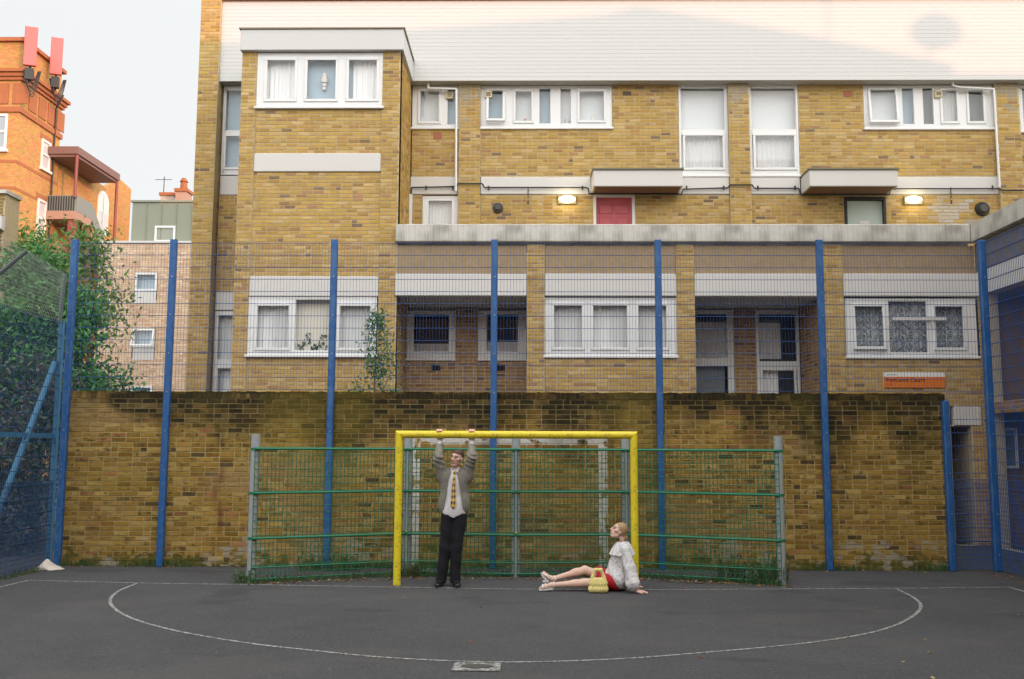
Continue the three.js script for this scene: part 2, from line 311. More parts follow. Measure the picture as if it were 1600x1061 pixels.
  wall({ dir: '+z', at: RZ, u0: BX1 + .002, u1: .2, v0: 2.5, v1: 4.77 }, [[-2.6, -1.51, 3.68, 4.76], [-1.05, .25, 3.68, 4.76]], 41, { colour: redder });
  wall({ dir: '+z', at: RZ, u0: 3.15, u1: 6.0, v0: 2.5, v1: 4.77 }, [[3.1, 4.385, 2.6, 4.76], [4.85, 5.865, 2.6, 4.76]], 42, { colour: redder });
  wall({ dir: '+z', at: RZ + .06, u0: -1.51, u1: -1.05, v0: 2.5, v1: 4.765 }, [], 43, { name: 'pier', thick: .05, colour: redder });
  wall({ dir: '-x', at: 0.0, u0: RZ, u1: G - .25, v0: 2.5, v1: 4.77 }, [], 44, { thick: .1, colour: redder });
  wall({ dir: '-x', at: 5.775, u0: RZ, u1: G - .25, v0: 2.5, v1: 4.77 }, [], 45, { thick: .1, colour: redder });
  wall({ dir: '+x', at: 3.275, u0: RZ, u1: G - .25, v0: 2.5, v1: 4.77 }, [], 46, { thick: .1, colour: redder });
  for (const [a, b] of [[BX1 + .005, -.005], [3.28, 5.77]]) {
    new MB().box(a, b, 2.36, 2.5, RZ - .2, G - .23).build('balcony_floor', M.concrete || M.mortar, block);
    new MB().box(a, b, 4.78, 4.88, RZ - .2, G - .125).build('balcony_ceiling', M.soffit || (std('soffit', { color: lc(.45, .43, .40) })), block);
  }
  const bw = mb.build('brickwork', M.brick, block); bw.userData.kind = 'stuff';

  // white weatherboards of the top storey, one part each
  const r = rng(77), pitch = .0865; let k = 0;
  for (let y = 9.79; y < 11.60; y += pitch, k++) {
    const t = .985 + .02 * r(), c = [t, t, t * (.99 + .012 * r())];
    const b = new MB(), x0 = -6.758, x1 = 14, y1 = Math.min(11.622, y + pitch + .012);
    b.quad([x0, y, CL + .007], [x1, y, CL + .007], [x1, y1, CL + .004], [x0, y1, CL + .004], c);
    b.quad([x0, y, CL], [x1, y, CL], [x1, y, CL + .007], [x0, y, CL + .007], c);
    b.build('weatherboard', M.clad, block);
  }
  new MB().box(-6.758, 14, 9.78, 11.57, CL - .2, CL - .001).build('cladding_wall', M.white, block);
  new MB().box(-6.758, 14, 9.775, 9.785, U - .02, CL + .02).build('soffit_board', M.soffitGrey || std('soffitGrey', { color: lc(.42, .40, .36) }), block);
  new MB().box(-7.1, 14, 11.625, 11.70, CL - .2, CL + .06).build('coping', std('coping', { color: lc(.36, .17, .11), map: rep(grain, 2) }), block);
  new MB().box(-7.15, 14, 11.40, 11.56, -26, CL - .21).build('roof', M.black, block);
  new MB().box(-7.2, -6.97, 0, 12.3, -26, FZ - .24).build('gable_wall', M.mortar, block);
  new MB().box(-7.2, 14, 0, 11.4, -26.25, -26.02).build('rear_wall', M.mortar, block);
  // bay fascia
  const bf = new MB();
  bf.cbox(-5.80, -2.50, 9.765, 10.20, G - .1, G + .10, .01).box(-2.62, -2.50, 9.765, 10.20, CL + .03, G - .1, undefined, 61);
  bf.build('bay_fascia', M.clad, block);
  new MB().cbox(-5.83, -2.47, 10.203, 10.235, G - .1, G + .13, .004).box(-2.62, -2.47, 10.203, 10.235, CL + .03, G - .101).build('bay_roof_edge', std('lead', { color: lc(.30, .26, .20), roughness: .7 }), block);
  new MB().box(-5.80, -2.63, 9.77, 10.19, CL + .03, G - .102).build('bay_roof', M.black, block);
  // render bands and lintels
  const band = (x0, x1, y0, y1, z, name = 'render_band') => new MB().cbox(x0, x1, y0, y1, z - .12, z, .012).build(name, M.white, block);
  band(-5.47, -2.93, 7.275, 7.655, G + .005);
  band(-5.47, -2.93, 4.755, 5.15, G + .012, 'lintel');
  band(BX1 - .03, -.005, 4.765, 5.205, G + .045, 'lintel'); band(.35, 2.915, 4.765, 5.21, G + .045, 'lintel'); band(3.28, 5.77, 4.765, 5.213, G + .045, 'lintel'); band(6.175, 8.74, 4.77, 5.216, G + .045, 'lintel');
  band(8.195, 8.71, 2.268, 2.635, G + .02, 'lintel');
  for (const [a, b] of [[BX1 + .005, -1.505], [-1.02, 1.39], [3.30, 4.395], [4.86, 5.93], [7.80, 10.205]]) band(a, b, 7.305, 7.685, U + .03);
  band(-6.74, -6.2, 7.29, 7.72, U + .02); band(-6.74, -6.2, 4.74, 5.13, U + .02);
  // panels under the deck parapet
  for (const [a, b] of [[BX1, -.01], [.35, 2.915], [3.28, 5.77], [6.175, 8.74]]) new MB().cbox(a, b, 5.218, 5.775, G - .12, G + .005, .006).build('parapet_panel', M.brown, block);
  new MB().cbox(BX1 - .03, 8.64, 5.83, 6.18, G - .05, G + .12, .015).box(8.64, 8.88, 5.83, 6.18, G - .05, G + .119, undefined, 62).build('deck_parapet', M.concrete, block);
  new MB().box(BX1 + .01, 13, 5.05, 5.2, U + .01, G - .14).build('deck_floor', M.concrete, block);
  new MB().box(BX1, 8.7, 5.7, 5.95, G - .3, G - .13).build('parapet_core', M.concrete, block);
  // canopies over the front doors
  for (const [a, b] of [[1.396, 3.286], [5.948, 7.797]]) {
    new MB().cbox(a, b, 7.307, 7.66, U + .005, -19.8, .012).build('door_canopy', M.white, block);
    new MB().box(a - .02, b + .02, 7.662, 7.70, U + .005, -19.77).build('canopy_felt', std('felt', { color: lc(.20, .19, .13), map: rep(grain, 3) }), block);
    new MB().box(a + .04, b - .04, 7.296, 7.305, U + .03, -19.84).build('canopy_soffit', std('timber', { color: lc(.17, .09, .045) }), block);
  }
  // interior: dark rooms behind the glass
  const inn = new MB();
  inn.box(-6.7, 13, 0, 11.3, -23.6, -23.5).box(-6.7, 13, 7.42, 7.5, -23.5, U - .24).box(-6.7, 13, 4.9, 5.0, -23.5, U - .24).box(-6.7, 13, 2.3, 2.4, -23.5, U - .24).box(-5.7, -2.8, 7.42, 7.5, U - .2, G - .28).box(-5.7, -2.8, 4.9, 5.0, U - .2, G - .28).box(.4, 2.9, 4.89, 4.99, U, G - .3).box(6.2, 8.7, 4.89, 4.99, U, G - .3).box(.36, 8.7, 2.3, 2.35, U, RZ - .25).box(3.0, 3.08, 2.4, 4.9, U, RZ - .25);
  inn.build('room_lining', M.interior, block);

  // ------------- windows
  addWindow(block, G - .015, -5.472, -2.912, 8.62, 9.752, fr([401, 598.5], [{ a: 415, b: 462, sash: 1, lo: .12, hi: .88, back: ['curtain', 'blindBlue'] }, { a: 478, b: 526, sash: 1, lo: .12, hi: .88, back: 'blindBlue' }, { a: 543, b: 590, sash: 1, lo: .12, hi: .88, back: [['curtain', .18, 1], 'blindBlue'] }]), { sill: 1 });
  addWindow(block, G - .015, -5.491, -2.948, 3.60, 4.75, fr([386, 588], [{ a: 400, b: 452, sash: 1, lo: .10, hi: .86, back: [['curtain', .05, .55], ['net', .4, 1], 'blind'] }, { a: 461, b: 514, lo: .08, hi: .95, back: 'blindWarm' }, { a: 529, b: 580, sash: 1, lo: .10, hi: .86, back: ['net', 'blind'] }]), { sill: 1 });
  addWindow(block, G - .02, .345, 2.92, 3.60, 4.745, fr([850, 1058], [{ a: 863, b: 911, sash: 1, lo: .12, hi: .88, back: [['blindWarm', 0, 1, .80, 1], 'net', 'blind'] }, { a: 925, b: 982, sash: 1, lo: .12, hi: .88, back: [['blindWarm', 0, 1, .82, 1], ['curtain', 0, .5], ['net', .5, 1], 'blind'] }, { a: 996, b: 1044, sash: 1, lo: .12, hi: .88, back: [['blindWarm', 0, 1, .76, 1], 'net', 'blind'] }]), { sill: 1 });
  addWindow(block, G - .02, 6.20, 8.732, 3.60, 4.735, fr([1322, 1527], [{ a: 1335, b: 1382, sash: 1, open: .05, lo: .14, hi: .88, back: ['lace', 'blindGrey'] }, { a: 1391, b: 1450, lo: .07, hi: .95, back: ['lace'] }, { a: 1461, b: 1508, sash: 1, lo: .13, hi: .88, back: ['lace', 'blindGrey'] }]), { sill: 1 });
  addWindow(block, U - .01, BX1 + .015, -1.505, 8.815, 9.77, fr([643, 716], [{ a: 654, b: 686, sash: 1, lo: .12, hi: .90, back: 'blind' }, { a: 698, b: 714, lo: .08, hi: .94, back: 'blindBlue' }]), { sill: 1 });
  addWindow(block, U - .01, -1.031, 1.86, 8.815, 9.77, fr([751, 956], [{ a: 762, b: 787, sash: 1, open: .14, lo: .14, hi: .90, back: 'blindBlue' }, { a: 804, b: 832, sash: 1, lo: .13, hi: .88, back: 'blind' }, { a: 843, b: 860, lo: .10, hi: .93, back: 'blindBlue' }, { a: 876, b: 892, lo: .10, hi: .93, back: 'blind' }, { a: 904, b: 945, sash: 1, lo: .14, hi: .88, back: 'blind' }]), { sill: 1 });
  addWindow(block, U - .01, 3.327, 4.404, 7.735, 9.80, [{ a: .05, b: .93, lo: .50, hi: .96, back: 'blind' }, { a: .10, b: .90, lo: .07, hi: .44, sash: 1, back: ['net', 'blind'] }], { sill: 1 });
  addWindow(block, U - .01, 4.87, 5.94, 7.735, 9.80, [{ a: .05, b: .95, lo: .50, hi: .96, back: 'blind' }, { a: .09, b: .92, lo: .07, hi: .44, sash: 1, back: ['net', 'blind'] }], { sill: 1 });
  addWindow(block, U - .01, 7.38, 10.205, 8.79, 9.76, fr([1350, 1557], [{ a: 1359, b: 1402, sash: 1, open: .10, lo: .13, hi: .92, back: 'blind' }, { a: 1412, b: 1430, lo: .1, hi: .94, back: 'blindBlue' }, { a: 1445, b: 1461, lo: .1, hi: .94, back: 'blindGrey' }, { a: 1474, b: 1500, sash: 1, lo: .13, hi: .9, back: ['net', 'blindGrey'] }, { a: 1516, b: 1542, sash: 1, lo: .13, hi: .9, back: 'blindGrey' }]), { sill: 1 });
  addWindow(block, U - .01, 10.75, 12.35, 8.72, 9.76, [{ a: .06, b: .45, lo: .1, hi: .94, back: 'blindGrey' }, { a: .52, b: .94, sash: 1, lo: .12, hi: .9, back: 'blindGrey' }], { sill: 1 });
  addWindow(block, U - .01, -2.285, -1.51, 5.21, 7.27, [{ a: .17, b: .82, lo: .12, hi: .95, back: ['net', 'blind'] }]);
  addWindow(block, U + .0, -6.74, -6.1, 7.75, 9.77, [{ a: .10, b: .90, lo: .50, hi: .95, back: 'blindBlue' }, { a: .12, b: .88, lo: .07, hi: .44, sash: 1, back: 'blindBlue' }]);
  addWindow(block, U + .0, -6.74, -6.1, 2.55, 4.72, [{ a: .12, b: .9, lo: .52, hi: .96, back: 'blind' }, { a: .14, b: .88, lo: .06, hi: .44, sash: 1, back: [['curtain', .3, 1], 'blind'] }]);
  addWindow(block, RZ - .01, BX1 + .005, -1.515, 3.69, 4.72, [{ a: .14, b: .86, lo: .15, hi: .92, back: [['net', 0, 1, 0, .25]] }], { fw: .07, sill: 1 });
  addWindow(block, RZ - .01, -1.045, -.005, 3.69, 4.72, [{ a: .18, b: .82, lo: .15, hi: .92, back: [['net', 0, 1, 0, .3]] }], { fw: .07, sill: 1 });
  addWindow(block, RZ - .01, 3.285, 4.38, 2.60, 4.74, [{ a: .07, b: .88, lo: .52, hi: .96, back: [['net', 0, 1, 0, .8]] }, { a: .08, b: .80, lo: .05, hi: .44, back: 'blindGrey' }], { fw: .06 });
  addWindow(block, RZ - .01, 4.855, 5.765, 2.60, 4.74, [{ a: .06, b: .94, lo: .49, hi: .96, back: [['net', 0, .6, .1, .8]] }, { a: .10, b: .88, lo: .05, hi: .41, sash: 1, back: [['curtain', 0, .55], ['blindWarm', 0, .5, 0, 1]] }], { fw: .06 });

  // things standing on the inner sills
  { const rc = rng(31), cols = [[.5, .5, .52], [.15, .12, .10], [.45, .22, .20], [.20, .26, .30], [.62, .60, .55]]; for (const [x0, x1, y] of [[-.9, 1.75, 8.90], [9.1, 10.1, 8.88], [10.9, 12.2, 8.83]]) for (let k = 0; k < 7; k++) { const x = mix(x0, x1, rc()), h = .05 + .13 * rc(), q = .02 + .025 * rc(), c = cols[Math.floor(rc() * 5)]; new MB().tube([x, y, U - .11], [x, y + h, U - .11], q, q * (.6 + .4 * rc()), 8, true, c).build('sill_item', M.cloth0 || std('cloth0', { vertexColors: true }), block); } }
  // front doors
  const rd = part(block, 'front_door');
  new MB().box(1.44, 1.50, 5.2, 7.296, U - .08, U + .02).box(2.28, 2.34, 5.2, 7.296, U - .08, U + .02).box(1.50, 2.28, 7.245, 7.296, U - .08, U + .02).build('frame', M.upvc, rd);
  const leaf = new MB().box(1.505, 2.275, 5.21, 7.24, U - .09, U - .05);
  leaf.build('leaf', M.red, rd);
  for (const [a, b] of [[1.57, 1.845], [1.935, 2.21]]) for (const [c, d] of [[6.88, 7.09], [6.35, 6.80], [5.45, 6.25]]) { new MB().cbox(a, b, c, d, U - .05, U - .034, .012).build('panel', M.red, rd); }
  rd.userData.label = 'crimson panelled door in white frame';
  const gd = part(block, 'front_door');
  new MB().box(6.88, 6.93, 5.2, 7.24, U - .08, U + .02).box(7.71, 7.76, 5.2, 7.24, U - .08, U + .02).box(6.93, 7.71, 7.175, 7.24, U - .08, U + .02).build('frame', M.black, gd);
  new MB().box(6.935, 7.705, 5.21, 7.17, U - .08, U - .05).build('leaf', std('paleDoor', { color: lc(.42, .50, .46), roughness: .6 }), gd);
  new MB().box(7.22, 7.41, 6.66, 6.73, U - .05, U - .044).build('notice', M.white, gd);
  gd.userData.label = 'pale grey green door in black frame';
  new MB().box(8.0, 8.7, 0, 2.4, G - 4.1, G - 4).box(8.525, 8.6, 0, 2.4, G - 4, G - .232).box(8.05, 8.13, 0, 2.4, G - 4, G - .232).box(8.13, 8.525, 2.258, 2.33, G - 4, G - .232).build('doorway', M.mortar, block);

  // services on the wall
  new MB().box(-2.70 + .14, -2.50, 5.2, 7.29, U + .03, U + .10).build('downpipe', M.upvc, block);
  const py = 7.44, pz = U + .075, pipe = (pts) => new MB().path(pts, .016, 6).build('gas_pipe', M.black, block);
  pipe([[-2.52, 7.2, pz], [-2.52, 7.44, pz], [-1.56, 7.46, pz], [-1.5, 7.51, pz + .06], [-.98, 7.51, pz + .06], [-.93, 7.44, pz], [1.27, 7.44, pz], [1.33, 7.42, pz], [1.34, 7.29, pz + .05], [3.34, 7.28, pz + .05], [3.38, 7.40, pz], [4.34, 7.43, pz], [4.40, 7.48, pz + .06], [4.86, 7.48, pz + .06], [4.92, 7.42, pz], [5.88, 7.42, pz], [5.92, 7.28, pz], [7.82, 7.28, pz], [7.86, 7.41, pz], [10.15, 7.41, pz], [10.24, 7.36, pz + .06], [11.5, 7.36, pz + .06]]);
  for (const x of [-2.2, -1.62, -.84, 1.2, 3.46, 4.26, 5.0, 5.8, 7.95, 10.05]) new MB().tube([x, py - .05, pz], [x, py + .035, pz], .02, .02, 6).build('pipe_clip', M.black, block);
  for (const x of [.02, 9.15]) new MB().tube([x, py, pz], [x, 7.2, pz], .012, .012, 6).tube([x, 7.08, pz], [x, 7.16, pz], .022, .012, 8).build('pipe_drop', M.black, block);
  for (const [x, y, rr] of [[-.637, 6.995, .115], [9.83, 6.975, .155]]) { const v = part(block, 'flue_vent'); new MB().tube([x, y, U], [x, y, U + .06], rr, rr * .92, 20).build('flange', M.black, v); new MB().tube([x, y, U + .06], [x, y, U + .13], rr * .55, rr * .5, 16).build('spout', std('fluegrey', { color: lc(.09, .085, .075) }), v); }
  const ab = (x0, x1, y0, y1, z, m) => new MB().box(x0, x1, y0, y1, z - .02, z + .006).build('air_brick', m, block);
  std('terracotta', { color: lc(.36, .13, .08) }); std('ventDark', { color: lc(.10, .08, .055) });
  ab(2.10, 2.285, 9.54, 9.63, U, M.ventDark); ab(-2.07, -1.885, 8.555, 8.70, U, M.terracotta); ab(6.945, 7.125, 9.50, 9.635, U, M.terracotta); ab(-2.02, -1.835, 3.43, 3.555, RZ, M.dark); ab(-.64, -.46, 3.43, 3.555, RZ, M.dark);
  for (const [x, y] of [[-.86, 9.56], [9.0, 9.55], [-1.72, 9.54]]) { const v = part(block, 'extractor_fan'); new MB().cbox(x - .08, x + .08, y - .08, y + .08, U - .02, U + .05, .012).build('housing', std('cream', { color: lc(.66, .58, .38) }), v); for (const d of [-.03, 0, .03]) new MB().box(x - .05, x + .05, y + d - .008, y + d + .008, U + .048, U + .056).build('louvre', M.ventDark, v); }
  new MB().path([[-2.18, 9.775, U + .13], [-2.18, 9.66, U + .13], [-1.56, 9.645, U + .13], [-1.55, 7.34, U + .13]], .026, 8).build('downpipe', M.upvc, block);
  new MB().path([[9.28, 9.775, U + .13], [9.28, 9.70, U + .13], [9.42, 9.66, U + .13], [10.16, 9.62, U + .13], [10.17, 7.42, U + .13]], .026, 8).build('downpipe', M.upvc, block);
  new MB().box(7.10, 8.12, 4.30, 4.36, G + .01, G + .05).box(7.84, 7.87, 4.16, 4.30, G + .012, G + .04).build('drying_rail', M.white, block);
  // hanging paper mobile in the middle light of the bay window
  const ho = new MB(); for (const [yy, rr] of [[9.34, .05], [9.27, .075], [9.20, .085], [9.12, .06], [9.05, .045]]) ho.tube([-4.13, yy - .03, G - .16], [-4.13, yy + .03, G - .16], rr * .8, rr, 8); ho.tube([-4.13, 9.0, G - .16], [-4.13, 9.5, G - .16], .004, .004, 4);
  ho.build('window_mobile', M.white, block);
  // plants on the sill of the lower bay window
  const pl = new MB(), rp = rng(9); std('houseplant', { color: lc(.02, .07, .03) });
  for (let i = 0; i < 60; i++) { const x = -4.5 + rp() * .55, y = 3.66 + rp() * (.28 + .14 * Math.sin(x * 20)), z = G - .17, s = .02 + .03 * rp(), a = rp() * 6; pl.quad([x - s * Math.cos(a), y - s * Math.sin(a), z], [x + s * .4 * Math.sin(a), y - s * .4 * Math.cos(a), z + .01], [x + s * Math.cos(a), y + s * Math.sin(a), z], [x - s * .4 * Math.sin(a), y + s * .4 * Math.cos(a), z - .01]); }
  pl.build('sill_plants', M.houseplant, block);

  // ------------- low wing that turns towards the court on the right
  const wx = 8.75, wz1 = -7;
  new MB().box(8.645, 8.88, 5.83, 6.18, G + .12, wz1).build('deck_parapet', M.concrete, block);
  new MB().box(wx + .0, wx + .12, 5.218, 5.80, -18.595, wz1).build('parapet_panel', std('greyPanel', { color: lc(.17, .145, .12), map: rep(grain, .7) }), block);
  new MB().box(wx - .03, wx + .12, 4.77, 5.216, -18.545, wz1).build('lintel', M.white, block);
  new MB().box(wx + .125, 12.9, 5.05, 5.2, G - .13, wz1).build('deck_floor', M.concrete, block);
  const mb2 = new MB();
  const wingH = [[-18.2, -7.3, 2.7, 4.765], [-18.2, -7.3, -.1, 2.5]];
  backing(block, 'wall', { dir: '-x', at: wx, u0: -18.59, u1: wz1, v0: 0, v1: 4.768 }, wingH, M.mortar, .2);
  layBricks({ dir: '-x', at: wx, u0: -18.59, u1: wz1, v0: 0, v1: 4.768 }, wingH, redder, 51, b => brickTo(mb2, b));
  mb2.build('brickwork', M.brick, block).userData.kind = 'stuff';
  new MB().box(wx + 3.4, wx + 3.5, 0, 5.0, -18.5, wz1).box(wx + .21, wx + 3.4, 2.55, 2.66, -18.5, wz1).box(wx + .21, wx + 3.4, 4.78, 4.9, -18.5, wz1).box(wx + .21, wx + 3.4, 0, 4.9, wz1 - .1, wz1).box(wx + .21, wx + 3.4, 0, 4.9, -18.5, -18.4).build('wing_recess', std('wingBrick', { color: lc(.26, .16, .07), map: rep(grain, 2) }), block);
  // the wing rises a storey and more further forward
  new MB().box(9.0, 15, 6.2, 10.2, -15.4, 4).box(8.9, 15.1, 10.2, 10.35, -15.5, 4.1).build('wing_upper_storey', M.mortar, block);
  new MB().box(8.66, 9.0, 0, 6.18, wz1, 4).build('wing_front_wall', M.mortar, block);
  const sw = part(block, 'window');
  { const f = new MB(); frameRect(f, 8.99, 9.27, 1.46, 2.22, .05, -18.39, -18.34); f.build('frame', M.upvc, sw); new MB().quad([9.03, 1.5, -18.365], [9.23, 1.5, -18.365], [9.23, 2.18, -18.365], [9.03, 2.18, -18.365]).build('pane', M.glass, sw); new MB().box(9.03, 9.23, 1.5, 2.18, -18.398, -18.39).build('blind', M.blindGrey, sw); }
}
// bulkhead lamps on the walkway wall, lit
for (const [x, y, lab] of [[.868, 7.18, 'glowing bulkhead lamp on the brick wall left of the crimson door'], [8.35, 7.17, 'glowing bulkhead lamp on the brick wall right of the pale green door']]) {
  const l = thing('wall_lamp', lab, 'lamp', [x, y, U], 0, 'lit bulkhead lamps on the walkway');
  new MB().cbox(-.20, .20, -.10, .085, .002, .05, .01).build('base', std('lampBase', { color: lc(.35, .30, .16) }), l);
  const g = new THREE.SphereGeometry(1, 20, 12); g.scale(.185, .085, .07); g.translate(0, 0, .06);
  const m = new THREE.MeshStandardMaterial({ color: lc(.9, .85, .6), emissive: lc(1, .86, .5), emissiveIntensity: 3.2, roughness: .4 }); m.name = 'lamp_glow';
  meshOf(g, 'diffuser', m, l);
  const pt = new THREE.PointLight(lc(1, .82, .5), .55, 6, 2); pt.position.set(0, -.02, .2); pt.castShadow = true; pt.shadow.radius = 4; l.add(pt);
}
// name board
{
  const c = document.createElement('canvas'); c.width = 1024; c.height = 258; const x = c.getContext('2d');
  x.fillStyle = '#e8e6e2'; x.fillRect(0, 0, 1024, 258); x.fillStyle = '#d9761f'; x.fillRect(0, 74, 1024, 184);
  x.fillStyle = '#26120c'; x.font = 'bold 92px sans-serif'; x.fillText('Portland Court', 36, 162);
  x.font = 'bold 44px sans-serif'; x.fillText('1 - 9', 46, 222);
  x.strokeStyle = '#33302e'; x.lineWidth = 4; x.beginPath(); x.moveTo(50, 46); for (let k = 0; k < 26; k++) x.lineTo(54 + k * 7, 42 + 9 * Math.sin(k * 2.1) + 5 * Math.sin(k * .9)); x.stroke();
  const t = new THREE.CanvasTexture(c); t.colorSpace = THREE.SRGBColorSpace;
  const s = thing('name_board', 'orange and white board lettered Portland Court on brick wall', 'sign', [7.468, 2.99, G]);
  new MB().box(-.589, .589, 0, .296, .002, .022).build('board', M.white, s);
  const m = new THREE.MeshStandardMaterial({ map: t, roughness: .5 }); m.name = 'sign_face';
  new MB().quad([-.588, .001, .026], [.588, .001, .026], [.588, .295, .026], [-.588, .295, .026], undefined, [[0, 0], [1, 0], [1, 1], [0, 1]]).build('face', m, s);
}

// ---------------------------------------------------------------- ground
{
  const W = 2048, H = 1536, X0 = -11, X1 = 11, Z0 = -17, Z1 = -.5;     // 93 px per metre
  const r = rng(4), spots = []; for (let k = 0; k < 170; k++) spots.push([X0 + r() * 22, Z0 + r() * 16.5, .012 + .03 * r(), r()]);
  const col = dataTex(W, H, (i, j) => {
    const x = X0 + (X1 - X0) * i / W, z = Z1 + (Z0 - Z1) * j / H;
    const big = fbm(x * .35 + 3, z * .35, 3), mid = fbm(x * 2.2, z * 2.2 + 9, 3), fine = hash2(i, j), f2 = hash2(i >> 1, (j >> 1) + 999);
    let v = .057 * (.74 + .46 * big + .26 * (mid - .5)) * (.72 + .36 * fine + .22 * f2);
    let c = [v * 1.05, v * 1.05, v * 1.12];
    if (fine > .986) c = [.15, .145, .13];
    const dust = sstep(.56, .75, fbm(x * .8 + 40, z * 1.4 + 7, 4)); c = mix3(c, [.085, .08, .072], dust * .35); const cr = Math.abs(fbm(x * .5 + 21, z * .5 + 3, 4) - .5); if (cr < .0007) c = mix3(c, [.03, .03, .03], .6); const oil = sstep(.66, .8, fbm(x * 1.1 + 9, z * 2.1 + 31, 3)); c = mix3(c, [.032, .032, .033], oil * .55);
    return lin3(c);
  }, true);
  col.wrapS = col.wrapT = THREE.ClampToEdgeWrapping;
  std('asphalt', { map: col, bumpMap: rep(grainB, 60, 45), bumpScale: .004, roughness: .9 });
  const mb = new MB(); mb.quad([X0, 0, Z1], [X1, 0, Z1], [X1, 0, Z0], [X0, 0, Z0], undefined, [[0, 0], [1, 0], [1, 1], [0, 1]]);
  const court = mb.build('court_asphalt', M.asphalt); tag(court, 'dark grey asphalt of the ball court', 'court', null, 'structure');
  const g2 = dataTex(512, 512, (i, j) => { const v = .055 * (.7 + .6 * hash2(i, j)) * (.8 + .4 * fbm(i * .03, j * .03, 3)); return lin3([v * 1.06, v * 1.03, v]); }, true);
  std('groundFar', { map: rep(g2, .5, .5), roughness: .95 });
  const f = new MB(); f.quad([-420, -.012, 420], [420, -.012, 420], [420, -.012, -420], [-420, -.012, -420]);
  tag(f.build('ground', M.groundFar), 'tarmac ground around the court and buildings', 'ground', null, 'structure');
}
// painted court lines
{
  const wear = dataTex(256, 256, (i, j) => { const v = .5 * n32(i, j) + .5 * n128(i, j); return lin3(mix3([.11, .11, .108], [.40, .395, .37], sstep(.34, .68, v))); }, true);
  std('linePaint', { map: rep(wear, 1.3, 1.3), roughness: .85 });
  const ribbon = (pts, w, name, label) => {
    const c = new THREE.CatmullRomCurve3(pts.map(p => V(p[0], .004, p[1]))), n = pts.length > 2 ? 120 : 8, mb = new MB();
    let prev = null;
    for (let k = 0; k <= n; k++) { const p = c.getPointAt(k / n), t = c.getTangentAt(k / n), s = [-t.z * w / 2, t.x * w / 2], q = [[p.x + s[0], .004, p.z + s[1]], [p.x - s[0], .004, p.z - s[1]]]; if (prev) mb.quad(prev[0], q[0], q[1], prev[1]); prev = q; }
    tag(mb.build(name, M.linePaint), label, 'line marking', null, 'structure');
  };
  ribbon([[-6.732, -13.177], [-5.17, -12.985], [-3.565, -12.886], [-1.6, -12.736], [-.18, -12.64], [1.457, -12.64], [3.396, -12.80], [4.83, -12.92], [6.386, -13.09]], .038, 'goal_line', 'worn white goal line across the court');
  ribbon([[-6.735, -13.2], [-6.98, -9.6]], .05, 'touch_line', 'worn white line along the left fence'); ribbon([[6.388, -13.11], [6.42, -8.8]], .05, 'touch_line', 'worn white line along the right fence');
  ribbon([[-5.172, -12.975], [-5.122, -12.253], [-4.921, -11.548], [-4.594, -10.926], [-4.186, -10.374], [-3.691, -9.881], [-3.244, -9.529], [-2.49, -9.067], [-1.837, -8.781], [-1.319, -8.575], [-.667, -8.433], [-.12, -8.402], [.427, -8.47], [.989, -8.614], [1.586, -8.844], [2.215, -9.10], [2.917, -9.465], [3.602, -10.009], [4.193, -10.769], [4.57, -11.461], [4.74, -12.05], [4.827, -12.88]], .038, 'goal_area_line', 'curved white goal area line on the asphalt');
  const d = thing('drain_cover', 'small square white painted drain cover with oval dark lid in the asphalt', 'drain cover', [-.408, .004, -8.197], -.02);
  new MB().box(-.197, .197, 0, .006, -.145, .145).build('surround', M.linePaint, d);
  const lid = new THREE.CylinderGeometry(1, 1, .004, 28); lid.scale(.135, 1, .072); lid.translate(0, .009, 0); meshOf(lid, 'lid', std('lidIron', { color: lc(.075, .07, .06), roughness: .7, map: rep(grain, 5) }), d);
}

